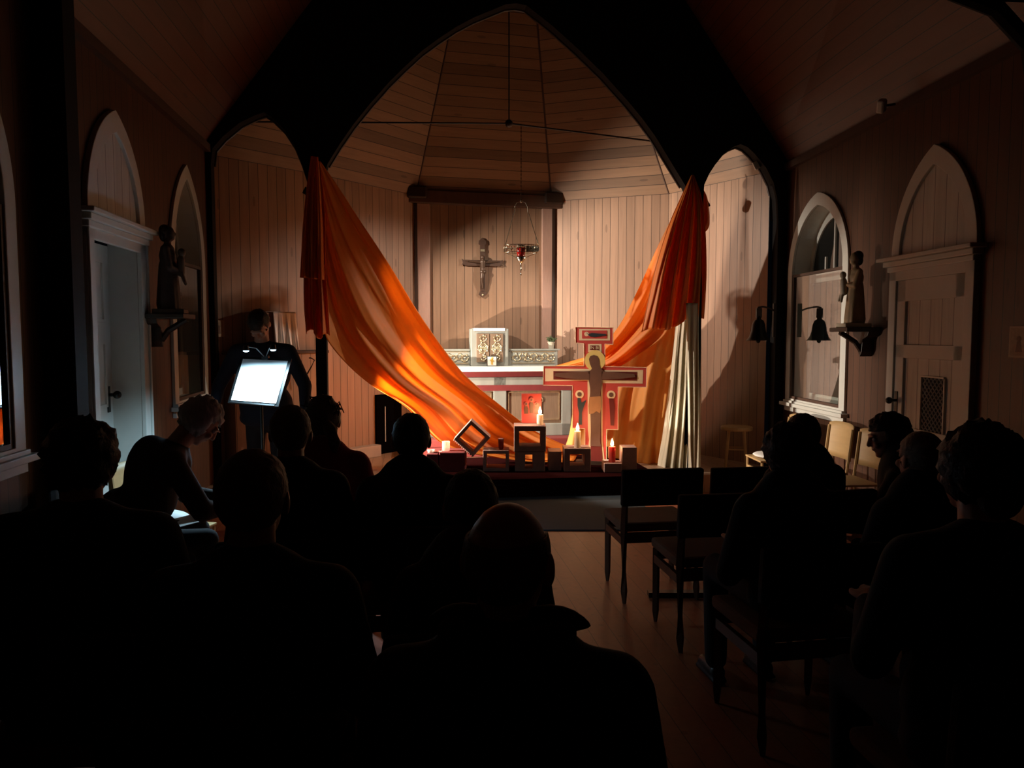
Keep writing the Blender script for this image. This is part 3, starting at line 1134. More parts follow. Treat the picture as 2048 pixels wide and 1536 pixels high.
for zz, rr_ in ((.075, .0045), (.0, .0035)):
    q.tube([(.18 * math.cos(t * PI / 16), .18 * math.sin(t * PI / 16) * .5, zz) for t in range(33)], rr_, 6)
for t in range(32):
    a_ = t * PI / 16
    c_ = Vector((.18 * math.cos(a_), .09 * math.sin(a_), 0))
    q.cyl(c_, c_ + Vector((.006, 0, .075)), .003, .003, 5)
    if t % 2:
        q.tube([c_ + Vector((.012 * math.cos(b) * abs(math.sin(a_)) + .0, .0, .038 + .02 * math.sin(b))) for b in [j * PI / 4 for j in range(9)]], .003, 5)
for s_ in (-1, 1):
    q.cyl((s_ * .175, 0, 0), (s_ * .045, 0, -.055), .003, .003, 5)
    q.cyl((s_ * .165, 0, .04), (s_ * .05, 0, .04), .0035, .0035, 5)
q.build('openwork_ring', m_brass, e)
q = MB()
q.prism([(.055, .0), (.175, .008), (.19, .02), (.19, .05), (.175, .064), (.055, .07)], -.02, -.012)
q.build('side_plate', mat('dull_grey_metal', (.16, .16, .15), .6, .4), e, bevel=.002)
MB().lathe([(.001, -.05), (.036, -.05), (.045, .0), (.047, .055), (.044, .055), (.042, .0), (.033, -.04), (.001, -.04)], n=24).build('red_glass', mat('red_lamp_glass', (.35, .012, .01), .15, spec=.8, trans=.3), e, smooth=True)
MB().lathe([(.046, .05), (.052, .055), (.052, .07), (.046, .075)], n=24).build('glass_rim', m_brass, e, smooth=True)
MB().lathe([(.001, -.245), (.008, -.235), (.004, -.22), (.004, -.19), (.010, -.18), (.004, -.165), (.006, -.12), (.022, -.105), (.05, -.07), (.052, -.045), (.036, -.05), (.001, -.055)], n=24).build('bowl', m_brass, e, smooth=True)

# spotlights behind the posts
for nm, pos, tgt, lab in (('left', SPOT_A, (1.9, 9.0, 1.0), 'small black spotlight behind the left arch post'), ('right', SPOT_B, (-1.5, 8.9, .9), 'small black spotlight behind the right arch post')):
    d_ = (Vector(tgt) - pos)
    qn = d_.to_track_quat('Z', 'Y').to_matrix().to_4x4()
    Mx = Matrix.Translation(pos) @ qn
    e = empty('spotlight', Mx)
    tag(e, lab, 'spotlight')
    MB().lathe([(.001, -.12), (.035, -.12), (.042, -.02), (.04, -.02), (.03, -.03), (.001, -.035)], n=20).build('housing', m_black, e)
    MB().box((0, .05, -.07), (.012, .06, .012)).build('bracket', m_black, e)

# ================================================================== PAINTED CROSS
CY = 8.04
cc = P(1190, 750, CY)
CX = cc.x
kx = CY / F


def cz_of(py):
    return P(1190, py, CY).z


def crx(px):
    return P(px, 750, CY).x - CX


def cpt(px, py):
    p = P(px, py, CY)
    return (p.x - CX, p.z)


e = empty('painted_cross', loc=(CX, CY, 0), rz=R(-12))
tag(e, 'tall red painted icon cross standing in front of the altar', 'cross')
m_cred = mat('icon_red', (.66, .085, .07), .45, noise_amt=.12, nscale=6)
m_ccream = mat('icon_cream', (.95, .74, .48), .5, noise_amt=.04)
m_cdark = mat('icon_dark_red', (.17, .022, .018), .45, noise_amt=.2)
m_cgold = mat('icon_gold', (.98, .72, .25), .4, noise_amt=.08)
m_cskin = mat('icon_brown', (.16, .075, .05), .5, noise_amt=.2)
m_cloin = mat('icon_loincloth', (.48, .22, .09), .5, noise_amt=.25)
m_cblue = mat('icon_blue_black', (.03, .045, .055), .5)
full = [(1151, 654), (1226, 655), (1226, 689), (1210, 688), (1210, 733), (1292, 734), (1291, 773), (1236, 773), (1236, 858), (1213, 858), (1213, 936), (1170, 936), (1170, 858), (1145, 857), (1145, 772), (1085, 772), (1086, 733), (1168, 732), (1168, 687), (1151, 686)]
MB().prism([cpt(*p) for p in full], 0, .035).build('board', m_cred, e, bevel=.003)


def layer(name, polys, m, k, thick=.002):
    q = MB()
    for pl in polys:
        q.prism([cpt(*p) for p in pl], -thick * k, -thick * (k - 1) + .0002)
    return q.build(name, m, e)


def rect(x0, y0, x1, y1):
    return [(x0, y0), (x1, y0), (x1, y1), (x0, y1)]


# pale edge line round the outline
q = MB()
fo = [cpt(*p) for p in full]
for i in range(len(fo)):
    a_, b_ = fo[i], fo[(i + 1) % len(fo)]
    q.cyl((a_[0], -.002, a_[1]), (b_[0], -.002, b_[1]), .0032, .0032, 4)
q.build('edge_line', m_ccream, e)
layer('cream_field', [rect(1158, 658, 1220, 681), rect(1176, 688, 1203, 704),
                      [(1089, 738), (1182, 738), (1182, 740), (1205, 740), (1285, 739), (1284, 766), (1205, 766), (1205, 880), (1210, 930), (1174, 930), (1178, 880), (1176, 860), (1175, 761), (1089, 764)]], m_ccream, 1)
layer('dark_field', [rect(1106, 743, 1273, 760), rect(1180, 691, 1198, 700), [(1180, 760), (1202, 760), (1203, 885), (1206, 926), (1178, 926), (1182, 885)]], m_cdark, 2)
layer('tomb_scene', [rect(1164, 661, 1214, 677)], m_cred, 2)
q = MB()
for px, py, rr_ in ((1173, 668, 4.5),):
    a_ = cpt(px, py)
    q.cyl((a_[0], -.006, a_[1]), (a_[0], 0, a_[1]), rr_ * kx, rr_ * kx, 20)
q.build('small_halo', m_ccream, e)
layer('reclining_figure', [[(1172, 665), (1177, 668), (1184, 666), (1212, 668), (1212, 671), (1190, 674), (1180, 673)]], m_cblue, 4)
a_ = cpt(1190, 721)
q = MB().cyl((a_[0], -.010, a_[1]), (a_[0], 0, a_[1]), 20.5 * kx, 20.5 * kx, 40)
q.build('halo', m_cgold, e)
q = MB()


def pc3(px, py, y):
    a_ = cpt(px, py)
    return Vector((a_[0], y, a_[1]))


# the painted body: flat relief
body = [(1178, 718), (1181, 712), (1188, 710), (1195, 712), (1199, 719), (1200, 730), (1202, 736), (1207, 742), (1203, 756), (1205, 766), (1201, 785), (1202, 800), (1202, 830), (1201, 860), (1200, 880), (1202, 892), (1181, 892), (1182, 860), (1181, 830), (1179, 800), (1181, 780), (1178, 762), (1179, 750), (1176, 744), (1182, 740), (1184, 737), (1180, 728)]
layer('christ_figure', [body, [(1180, 742), (1110, 747), (1108, 753), (1130, 757), (1180, 760)], [(1203, 742), (1268, 747), (1270, 753), (1240, 757), (1203, 759)]], m_cskin, 6)
layer('loincloth', [[(1179, 794), (1202, 792), (1203, 815), (1200, 826), (1193, 822), (1186, 827), (1178, 828), (1177, 812)]], m_cloin, 7)
layer('side_figure', [[(1155, 796), (1161, 796), (1163, 806), (1173, 800), (1167, 816), (1164, 826), (1164, 850), (1157, 850), (1158, 826), (1155, 812)],
                      ], m_cblue, 3)
layer('side_figure', [[(1218, 796), (1227, 796), (1229, 812), (1228, 850), (1221, 850), (1219, 812)]], m_cdark, 3)
for px, py in ((1159, 789), (1222, 789)):
    q, q2 = MB(), MB()
    a_ = cpt(px, py)
    q.cyl((a_[0], -.005, a_[1]), (a_[0], 0, a_[1]), 8.5 * kx, 8.5 * kx, 24)
    q2.cyl((a_[0], -.008, a_[1]), (a_[0], 0, a_[1]), 4.6 * kx, 4.6 * kx, 16)
    q.build('side_halo', m_ccream, e)
    q2.build('side_face', m_cskin, e)

fc = bpy.data.curves.new('inscription', 'FONT')
fc.resolution_u = 3
fc.body = 'IN BI'
fc.size = 8.5 * kx
fc.align_x = 'CENTER'
fc.align_y = 'CENTER'
fc.extrude = .0005
tmp = bpy.data.objects.new('inscription', fc)
C.objects.link(tmp)
fme = bpy.data.meshes.new_from_object(tmp.evaluated_get(bpy.context.evaluated_depsgraph_get()))
bpy.data.objects.remove(tmp)
fo_ = bpy.data.objects.new('inscription', fme)
C.objects.link(fo_)
fo_.parent = e
a_ = cpt(1189, 695.5)
fo_.location = (a_[0], -.0052, a_[1])
fo_.rotation_euler = (PI / 2, 0, 0)
fme.materials.clear()
fme.materials.append(m_ccream)
MB().bb(-.2, .2, -.03, .09, PLAT + .011, PLAT + .05).bb(-.14, .14, .035, .07, PLAT + .05, PLAT + .2).build('stand', m_dark, e)

# ================================================================== BLOCKS AND CANDLES BEFORE THE ALTAR
m_block = mat('hollow_clay_block', (.42, .25, .20), .8, noise_amt=.25, nscale=20, bump=.2)
m_wax = mat('white_wax', (.85, .72, .55), .45, noise_amt=.03, trans=.35)
m_waxr = mat('red_wax', (.62, .10, .07), .4, noise_amt=.03, trans=.35)
m_flame = mat('flame', (1, .6, .2), .5, emit=(1.0, .62, .28), estr=38)
m_flame_soft = mat('glow', (1, .6, .3), .5, emit=(1.0, .55, .35), estr=6)
# dark red cloth spread over a low bench carrying the blocks
BY = 7.62


def zat(px, py, Y):
    return P(px, py, Y).z


def low_bench(name, x0px, x1px, toppx, Y, dy, lab, m=m_redcloth):
    a_, b_ = P(x0px, toppx, Y), P(x1px, toppx, Y)
    q = MB().bb(a_.x, b_.x, Y, Y + dy, PLAT, a_.z)
    return tag(q.build(name, m, bevel=.01), lab, 'plinth')


low_bench('draped_plinth', 878, 930, 905, 7.62, .3, 'low plinth under dark red cloth beneath the leftmost candle')
cA_, cB_ = sp(862, 960)[0], sp(1296, 960)[0]
q = MB().bb(cA_, cB_, -1.0, .355, PLAT, PLAT + .01).bb(cA_, cB_, .345, .355, .01, PLAT + .01)
tag(q.build('step_carpet', mat('black_red_carpet', (.014, .003, .003), 1.0, spec=.0, noise_amt=.3), M=FS), 'dark red carpet over the platform step below the blocks', 'carpet')


def block(px0, px1, py0, py1, Y, dy, lab, holes=1, m=None, rot=0.0, ribs=False, grp='hollow clay blocks stacked with the candles', wall=.16):
    """rectangular block with through openings facing the room"""
    a_, b_ = P(px0, py1, Y), P(px1, py0, Y)
    a_.z = max(a_.z, PLAT + .013)
    w_, h_ = b_.x - a_.x, b_.z - a_.z
    hs = []
    t = wall * min(w_, h_)
    if holes == 1:
        hs = [[(-w_ / 2 + t, t), (w_ / 2 - t, t), (w_ / 2 - t, h_ - t), (-w_ / 2 + t, h_ - t)]]
    elif holes == 2:
        hs = [[(-w_ / 2 + 1.4 * t, t * .8), (-t * .6, t * .8), (-t * .6, h_ - t * .8), (-w_ / 2 + 1.4 * t, h_ - t * .8)],
              [(t * .6, t * .8), (w_ / 2 - 1.4 * t, t * .8), (w_ / 2 - 1.4 * t, h_ - t * .8), (t * .6, h_ - t * .8)]]
    elif holes == 3:
        hs = [[(-w_ * .16, h_ * .14), (w_ * .10, h_ * .14), (w_ * .10, h_ * .86), (-w_ * .16, h_ * .86)]]
    q = MB().prism([(-w_ / 2, 0), (w_ / 2, 0), (w_ / 2, h_), (-w_ / 2, h_)], 0, dy, hs)
    if ribs:
        for k in range(12):
            z = h_ * (k + .5) / 12
            q.bb(-w_ / 2 - .012, -w_ / 2, .01, dy - .01, z - .006, z + .006)
    M_ = Matrix.Translation(((a_.x + b_.x) / 2, Y, a_.z))
    if rot:
        M_ = Matrix.Translation(((a_.x + b_.x) / 2, Y, a_.z + h_ / 2)) @ Matrix.Rotation(rot, 4, 'Y') @ Matrix.Translation((0, 0, -h_ / 2))
    o = q.build('hollow_block', m or m_block, M=M_, bevel=.004)
    return tag(o, lab, 'block', grp)


block(1030, 1090, 904, 957, 7.62, .28, 'hollow block with slotted opening at the bottom of the middle stack', 3)
block(1028, 1092, 852, 903.5, 7.62, .28, 'square open block on top of the middle stack behind a candle', 1, wall=.2)
block(966, 1018, 901, 957, 7.62, .24, 'open block left of the middle stack carrying a red votive glass', 1)
block(918, 970, 851, 903, 7.66, .20, 'tilted open block with ribbed side leaning beside the leftmost candle', 1, rot=R(-48), ribs=True, wall=.13)
block(1097, 1123, 903, 957, 7.66, .24, 'narrow block between the middle stack and the tall candle', 0)
block(1128, 1182, 897, 957, 7.60, .26, 'wide block carrying the tall white candle at the cross foot', 1, wall=.25)
block(1208, 1244, 927, 957, 7.56, .2, 'low flat block carrying the right candle', 0)
block(1244, 1274, 895, 949, 7.60, .2, 'upright block standing beside the right candle', 0)
tag(MB().box(P(1216, 921.5, 7.72), (.11, .10, .012)).build('paper_slip', m_linen), 'pale slip of paper behind the right candle', 'paper')
tag(MB().box(P(988, 899.6, 7.68), (.11, .07, .008), rotm(0, 0, .2)).build('paper_slip', m_linen), 'white patterned slip beside the red votive glass', 'paper')
tag(MB().box(P(876, 903.0, 7.70), (.09, .06, .008), rotm(0, 0, -.1)).build('paper_slip', mat('pink_paper', (.75, .45, .38), .7)), 'pinkish slip beside the leftmost candle', 'paper')


def candle(name, px, py0, py1, rpx, Y, lab, m, lit=True, energy=2.0, col=(1, .55, .25), group='candles burning among the blocks', glow=False):
    b0, b1 = P(px, py1, Y), P(px, py0, Y)
    h_ = b1.z - b0.z
    r_ = rpx * Y / F
    e = empty(name, loc=(b0.x, Y, b0.z))
    tag(e, lab, 'candle', group)
    MB().lathe([(.001, 0), (r_, 0), (r_, h_ - .004), (r_ * .9, h_), (r_ * .6, h_ - .012), (.001, h_ - .014)], n=24).build('wax_body', m, e, smooth=False)
    MB().tube([(0, 0, h_ - .015), (.001, 0, h_), (.004, 0, h_ + .012)], .0014, 5).build('wick', m_dark, e)
    if lit:
        MB().lathe([(.001, h_ + .002), (.010, h_ + .006), (.017, h_ + .02), (.015, h_ + .040), (.008, h_ + .062), (.0012, h_ + .082)], n=14).build('flame', m_flame, e, smooth=True)
        lp = lamp(name + '_light', 'POINT', (b0.x, Y - .0, b0.z + h_ + .03), energy, col, size=.025)
    return e


candle('pillar_candle', 1080, 829, 853, 6.5, 7.70, 'thick white candle burning on top of the middle stack', m_wax, energy=8)
candle('pillar_candle', 1155, 862, 896.5, 6.6, 7.66, 'tall white candle burning on the wide block at the cross foot', m_wax, energy=8)
candle('pillar_candle', 1224, 893, 926.5, 7.0, 7.64, 'reddish candle burning on the low flat block at right', m_waxr, energy=5)
# lit tea light in frosted glass, leftmost
b0 = P(892, 904.5, 7.74)
e = empty('candle_glass', loc=(b0.x, 7.74, b0.z))
tag(e, 'glowing frosted candle glass, leftmost among the blocks', 'candle')
MB().lathe([(.001, 0), (.034, 0), (.040, .035), (.041, .115), (.038, .115), (.037, .035), (.03, .006), (.001, .006)], n=24).build('frosted_glass', mat('frosted_glass_lit', (.9, .5, .4), .4, trans=.6, emit=(1, .62, .45), estr=1.2), e, smooth=True)
MB().lathe([(.001, .0065), (.03, .0065), (.03, .05), (.001, .045)], n=20).build('wax', m_wax, e)
MB().lathe([(.001, .05), (.008, .06), (.004, .085), (.001, .095)], n=10).build('flame', m_flame, e)
lamp('candle_glass_light', 'POINT', (b0.x, 7.74, b0.z + .13), 1.3, (1, .40, .26), size=.03)
# unlit red votive
b0 = P(1002, 900.5, 7.70)
e = empty('votive_glass', loc=(b0.x, 7.70, b0.z))
tag(e, 'small red votive glass on the open block left of the stack', 'votive glass')
MB().lathe([(.001, 0), (.014, 0), (.026, .03), (.030, .12), (.027, .12), (.023, .03), (.001, .02)], n=20).build('glass', mat('red_votive', (.55, .08, .06), .25, trans=.4), e, smooth=True)
MB().lathe([(.027, .115), (.031, .115), (.031, .123), (.027, .123)], n=20).build('glass_rim', mat('votive_rim', (.8, .5, .45), .3), e)
# clear glass bowl glinting behind the person
b0 = P(862, 908, 7.7)
e = MB().lathe([(.001, 0), (.02, 0), (.034, .02), (.04, .045), (.037, .045), (.03, .02), (.001, .006)], n=20).build('tealight_bowl', mat('clear_bowl', (.8, .75, .7), .08, spec=1, trans=.5), M=Matrix.Translation(b0), smooth=True)
tag(e, 'small clear glass bowl glinting at the far left of the blocks', 'bowl')
low_bench('draped_plinth', 852, 877, 908, 7.62, .3, 'narrow red plinth end below the clear glass bowl')
# red icon panel leaning behind the top candle
ic = P(1063, 852, 7.84)
e = empty('red_icon', loc=(ic.x, 7.84, P(1063, 852, 7.62).z + .004))
tag(e, 'small red icon panel behind the candle on the middle stack', 'icon')
MB().box((0, .01, .155), (.21, .018, .31), rotm(R(-4))).build('panel_board', m_cred, e, bevel=.003)
m_if = mat('icon_faded_pink', (.52, .13, .10), .5)
q = MB()
for x_, z_, r_ in ((-.055, .20, .022), (.0, .245, .025), (.05, .20, .022)):
    q.cyl((x_, -.004, z_), (x_, .0, z_), r_, r_, 18)
q.build('painted_halo', m_if, e)
q = MB()
for x_, z_ in ((-.055, .20), (.0, .245), (.05, .20)):
    q.ell((x_, -.005, z_), (.010, .003, .013), nu=10, nv=6)
    q.prism([(x_ - .02, z_ - .14), (x_ + .02, z_ - .14), (x_ + .024, z_ - .05), (x_ + .01, z_ - .018), (x_ - .01, z_ - .018), (x_ - .024, z_ - .05)], -.003, .0)
q.build('painted_figure', m_cskin, e)
q = MB().bb(-.1, .1, -.02, .05, -.16, 0)
# small lit slips low on the plinth front
tag(MB().box(P(1057, 949, 7.56), (.07, .006, .012)).build('metal_label', mat('pale_metal', (.6, .62, .6), .3, .6)), 'upper small pale strip on the plinth front below the stack', 'label')
tag(MB().box(P(1064, 957.5, 7.55), (.075, .02, .014)).build('metal_label', MATS['pale_metal']), 'lower small pale strip on the plinth front below the stack', 'label')
# rug
q = MB()
rug = [atz(905, 993, 0), atz(1258, 993, 0), atz(1300, 1022, 0), atz(1262, 1062, 0), atz(905, 1062, 0)]
rug = [(p.x, p.y) for p in rug]
tag(q.prism(rug, .001, .012, plane='xy').build('rug', mat('blue_grey_rug', (.022, .032, .04), .95, noise_amt=.2, nscale=60)), 'blue grey rug on the floor before the step', 'rug')

# ================================================================== CHAIRS AND STOOL
m_chair = mat('brown_chair_wood', (.10, .042, .022), .42, noise_amt=.25, nscale=6, stretch=(6, 6, 1))
m_uph = mat('black_upholstery', (.012, .010, .012), .9)
m_seat = mat('brown_seat_fabric', (.16, .085, .05), .85, noise_amt=.15)
m_ply = mat('pale_plywood', (.52, .34, .15), .45, noise_amt=.15, nscale=5, stretch=(1, 1, 6))


def chair(loc, rz, lab, back=True, group='dark wooden chairs in rows', seatm=None):
    """dark chair facing local +Y, origin under the seat centre"""
    e = empty('wooden_chair', loc=(loc[0], loc[1], 0), rz=rz)
    tag(e, lab, 'chair', group)
    for sx in (-1, 1):
        MB().tube([(sx * .215, .19, 0), (sx * .215, .19, .06), (sx * .215, .19, .42)], [.010, .019, .021], 4).build('leg', m_chair, e)
        MB().tube([(sx * .225, -.225, 0), (sx * .225, -.215, .07), (sx * .225, -.20, .44), (sx * .225, -.235, .80)], [.011, .021, .022, .017], 4).build('leg', m_chair, e)
        MB().box((sx * .22, -.005, .36), (.022, .40, .045)).build('side_rail', m_chair, e)
    for ya in (.17, -.215):
        MB().bb(-.215, .215, ya, ya + .025, .36, .42).build('seat_rail', m_chair, e)
    MB().bb(-.24, .24, -.20, .22, .42, .475).build('seat', seatm or m_seat, e, bevel=.018)
    MB().box((0, -.225, .695), (.50, .045, .22), rotm(R(4))).build('backrest', m_uph, e, bevel=.012)
    return e


def axis_to(px, py, z):
    p = atz(px, py, z)
    return p.x, p.y


m_yaw = R(8)
chair((.86, 4.62), m_yaw, 'empty dark chair nearest the aisle in the front right row')
chair((1.04, 3.93), m_yaw, 'empty dark chair nearest the aisle in the second right row')
chair((1.40, 4.68), m_yaw, 'empty dark chair beside the front right aisle chair')
b0, b1 = atz(1296, 1192, 0), atz(1418, 1190, 0)
tag(MB().bb(b0.x, b1.x, b0.y - .03, b0.y + .03, 0, .03).build('floor_bar', m_dark), 'low dark bar lying on the floor behind the front right chairs', 'bar')


def ply_chair(loc, rz, lab, cushion=False):
    e = empty('plywood_chair', loc=(loc[0], loc[1], loc[2] if len(loc) > 2 else 0), rz=rz)
    tag(e, lab, 'chair', 'pale plywood chairs along the walls')
    for sx in (-1, 1):
        MB().tube([(sx * .19, .18, 0), (sx * .19, .18, .42)], .012, 6).build('leg', m_ply, e)
        MB().tube([(sx * .19, -.20, 0), (sx * .19, -.18, .44), (sx * .19, -.22, .80)], .012, 6).build('leg', m_ply, e)
    MB().bb(-.2, .2, -.18, .2, .42, .437).build('seat', m_ply, e, bevel=.005)

    def fn(u, v):
        x = -.2 + .4 * u
        return Vector((x, -.20 - .03 * (1 - (2 * u - 1) ** 2) - .03 * v, .53 + .29 * v + .02 * (1 - (2 * u - 1) ** 4) * v))
    MB().grid(fn, 14, 6).build('backrest', m_ply, e, smooth=True, fix=False, mods=(('solid', .012),))
    MB().bb(-.19, .19, .168, .186, .30, .34).build('stretcher', m_ply, e)
    if cushion:
        MB().ell((0, .01, .462), (.19, .18, .028), None, 20, 8).build('cushion', m_linen, e, smooth=True)
    return e


ply_chair((2.47, 7.02), R(92), 'pale plywood chair with white cushion, farthest along the right wall', True)
ply_chair((2.62, 6.42), R(95), 'middle pale plywood chair against the right wall below the window')
ply_chair((2.66, 5.92), R(95), 'nearest pale plywood chair against the right wall before the door')
ply_chair((-2.06, 4.42), R(-100), 'pale plywood chair at the left door with a light coat over it')
cp = P(252, 918, 4.3)
q = MB()
q.ell((0, 0, 0), (.20, .16, .05), None, 24, 12).ell((.06, -.05, .02), (.12, .09, .035), None, 16, 8).ell((-.1, .05, -.02), (.1, .1, .05), None, 16, 8)
o = q.build('pale_coat', m_linen, M=Matrix.Translation((-2.12, 4.40, .50)), smooth=True, mods=(('remesh', .012, 6),))
tag(o, 'folded pale coat lying on the plywood chair by the left door', 'coat')
# round stool on the platform
sx_, sy_ = P(1473, 862, 7.95).x, 7.95
e = empty('round_stool', loc=(sx_, sy_, PLAT))
tag(e, 'round wooden stool on the platform behind the right arch post', 'stool')
MB().lathe([(.001, .40), (.16, .40), (.165, .41), (.165, .43), (.16, .438), (.001, .438)], n=28).build('seat', m_ply, e)
for k in range(4):
    a_ = k * PI / 2 + .5
    MB().cyl((.15 * math.cos(a_), .15 * math.sin(a_), 0), (.11 * math.cos(a_), .11 * math.sin(a_), .40), .014, .016, 8).build('leg', m_ply, e)
MB().tube([(.13 * math.cos(a_), .13 * math.sin(a_), .2) for a_ in [k * PI / 2 + .5 for k in range(5)]], .008, 6).build('stretcher', m_ply, e)

# ================================================================== WALL THINGS
# bell on an iron bracket, chancel side of the right jamb
bl = P(1517, 655, 7.80)
e = empty('hanging_bell', loc=bl)
tag(e, 'small dark bell on a bracket beside the right arch jamb', 'bell')
m_bronze = mat('dark_bronze', (.035, .03, .028), .35, .9)
MB().lathe([(.125, -.135), (.118, -.13), (.095, -.10), (.075, -.04), (.066, .03), (.050, .07), (.025, .085), (.022, .12), (.001, .12)], n=28).build('bell_body', m_bronze, e, smooth=True)
MB().tube([(0, 0, .0), (0, 0, -.12)], .006, 6).ell((0, 0, -.14), .022).build('clapper', m_bronze, e)
MB().bb(-.028, .028, -.02, .02, .10, .20).build('headstock', m_dark, e, bevel=.005)
MB().tube([(-.015, 0, .205), (.04, 0, .215), (.12, .03, .20), (.19, .06, .17)], .010, 6).bb(.17, .20, .045, .085, -.10, .25).build('bracket', m_dark, e)


def saint(name, fr, x, z, lab, cat='statue', mats=None, child=True, sc_=1.0, yaw=0.0):
    M_ = fr @ Matrix.Translation((x, .15, z)) @ Matrix.Rotation(yaw, 4, 'Z') @ Matrix.Scale(sc_, 4)
    e = empty(name, M_)
    tag(e, lab, cat)
    mr, ms = mats
    q = MB()
    q.cap((0, 0, .06), .075, (0, 0, .30), .055).ell((0, 0, .36), (.075, .05, .07)).ell((0, 0, .40), (.072, .042, .04))
    q.cap((-.07, .0, .40), .024, (-.075, .03, .30), .022).cap((-.075, .03, .30), .02, (-.02, .06, .31), .016)
    q.cap((.07, .0, .40), .024, (.08, .02, .29), .022).cap((.08, .02, .29), .02, (.03, .065, .27), .016)
    for k in range(5):
        a_ = -.9 + k * .45
        q.cap((.07 * math.sin(a_), .055 * math.cos(a_), .03), .018, (.045 * math.sin(a_), .045 * math.cos(a_), .27), .010)
    q.cap((0, 0, .43), .022, (0, .005, .48), .02)
    q.ell((0, .008, .505), (.033, .038, .045)).ell((0, .045, .50), (.006, .010, .010)).ell((0, .02, .478), (.026, .026, .022))
    q.build('figure', mr, e, mods=(('remesh', .006, 3),))
    q = MB()
    q.ell((0, -.012, .52), (.038, .036, .04)).ell((0, -.02, .49), (.034, .026, .04))
    q.build('hair', m_dark, e, smooth=True)
    if child:
        q = MB()
        q.cap((.02, .075, .26), .026, (.02, .08, .34), .024).ell((.02, .085, .385), (.022, .024, .027))
        q.cap((.02, .085, .25), .012, (.0, .10, .19), .010).cap((.04, .085, .25), .012, (.05, .10, .2), .010)
        q.build('held_child', ms, e, mods=(('remesh', .005, 3),))
    MB().bb(-.10, .10, -.085, .10, -.0, .03).build('base', ms, e, bevel=.006)
    return e


def corbel(fr, x, z, lab, w_=.30):
    e = empty('wall_corbel', fr @ Matrix.Translation((x, 0, z)))
    tag(e, lab, 'shelf', 'statue shelves on the nave walls')
    q = MB().bb(-w_ / 2, w_ / 2, 0, .29, -.035, 0)
    q.build('shelf_top', m_dark, e, bevel=.006)
    MB().prism([(-.13, -.035), (.13, -.035), (.11, -.07), (.04, -.10), (.03, -.20), (0, -.24), (-.03, -.20), (-.04, -.10), (-.11, -.07)], .0, .10).build('corbel_block', m_dark, e, bevel=.004)
    q = MB()
    q.tube([(0, .09, -.19), (0, .14, -.12), (0, .22, -.07), (0, .27, -.04)], .022, 8)
    q.build('scroll', m_dark, e)
    return e


sx, sz = hit(1716, 655, FR, .12)
corbel(FR, sx, sz, 'dark carved shelf under the pale statue on the right wall')
saint('saint_statue', FR, sx, sz, 'pale painted saint statue on the right wall shelf beside the window',
      mats=(mat('ochre_robe', (.34, .23, .12), .6, noise_amt=.45, nscale=14), mat('pale_plaster', (.45, .40, .30), .6, noise_amt=.2)), sc_=1.12, yaw=R(-8))
sx2, sz2 = hit(330, 628, FL, .12)
corbel(FL, sx2, sz2, 'dark carved shelf under the dark statue on the left wall')
saint('saint_statue', FL, sx2, sz2, 'dark robed saint statue on the left wall shelf beside the window',
      mats=(mat('dark_robe', (.05, .03, .025), .6, noise_amt=.4, nscale=12), mat('dark_plaster', (.10, .07, .05), .6, noise_amt=.2)), sc_=1.15, yaw=R(8))


def wall_card(fr, px, py, w_, h_, lab, m, name='station_card', cat='card'):
    x, z = hit(px, py, fr)
    e = empty(name, fr @ Matrix.Translation((x, .0, z)))
    tag(e, lab, cat)
    MB().bb(-w_ / 2, w_ / 2, .002, .012, -h_ / 2, h_ / 2).build('card_board', mat('pale_card', (.50, .36, .24), .6), e)
    MB().bb(-w_ / 2 + .012, w_ / 2 - .012, .012, .0135, -h_ / 2 + .012, h_ / 2 - .012).build('picture', m, e)
    q = MB().ell((0, .0135, .1 * h_), (w_ * .12, .002, h_ * .09), nu=10, nv=6)
    q.prism([(-w_ * .16, -h_ * .32), (w_ * .16, -h_ * .32), (w_ * .08, h_ * .02), (-w_ * .08, h_ * .02)], .0135, .0145)
    q.build('painted_figure', mat('card_brown', (.20, .10, .06), .6), e)
    return e


m_pic = mat('card_picture', (.42, .28, .17), .6, noise_amt=.45, nscale=40)
m_pic2 = mat('silvered_picture', (.22, .24, .21), .45, noise_amt=.6, nscale=45)
wall_card(FR, 1732, 690, .13, .17, 'small paper card under the right statue shelf', m_pic)
wall_card(FL, 318, 662, .10, .18, 'small paper card under the left statue shelf', m_pic)
wall_card(FL, 106, 644, .15, .23, 'small silvery picture on the left wall before the door', m_pic2, 'station_picture', 'picture')
wall_card(FR, 2042, 684, .17, .19, 'small framed picture on the right wall beyond the white door', m_pic, 'station_picture', 'picture')
c0 = FCL.inverted() @ P(437, 657, 7.45)
x, z = hit(437, 657, FCL)
wall_card(FCL, 437, 657, .11, .16, 'small pale card on the chancel wall inside the left arch', m_pic)
# dull panel leaning on the left wall under the silvery picture
x, z = hit(103, 672, FL)
x1_, _ = hit(122, 672, FL)
tag(MB().bb(x1_ - .06, x + .02, .0, .03, .25, z).build('wall_panel', mat('grey_green_panel', (.17, .19, .17), .6), M=FL), 'grey green upright panel on the left wall below the silvery picture', 'panel')
# loudspeaker on the right eaves
sp_ = P(1763, 212, 5.75)
e = empty('small_speaker', loc=(sp_.x, sp_.y, sp_.z))
tag(e, 'small white loudspeaker fixed near the top of the right wall', 'speaker')
rt = rotm(R(20), R(-30), R(35))
MB().box((0, 0, 0), (.065, .05, .10), rt).build('speaker_box', m_white, e, bevel=.012)
MB().box(rt @ Vector((0, -.026, 0)), (.048, .004, .08), rt).build('grille', mat('speaker_grille', (.35, .35, .33), .8), e)
MB().tube([(0, .02, 0), (.06, .05, .02), (.13, .06, .03)], .010, 6).build('bracket', m_dark, e)
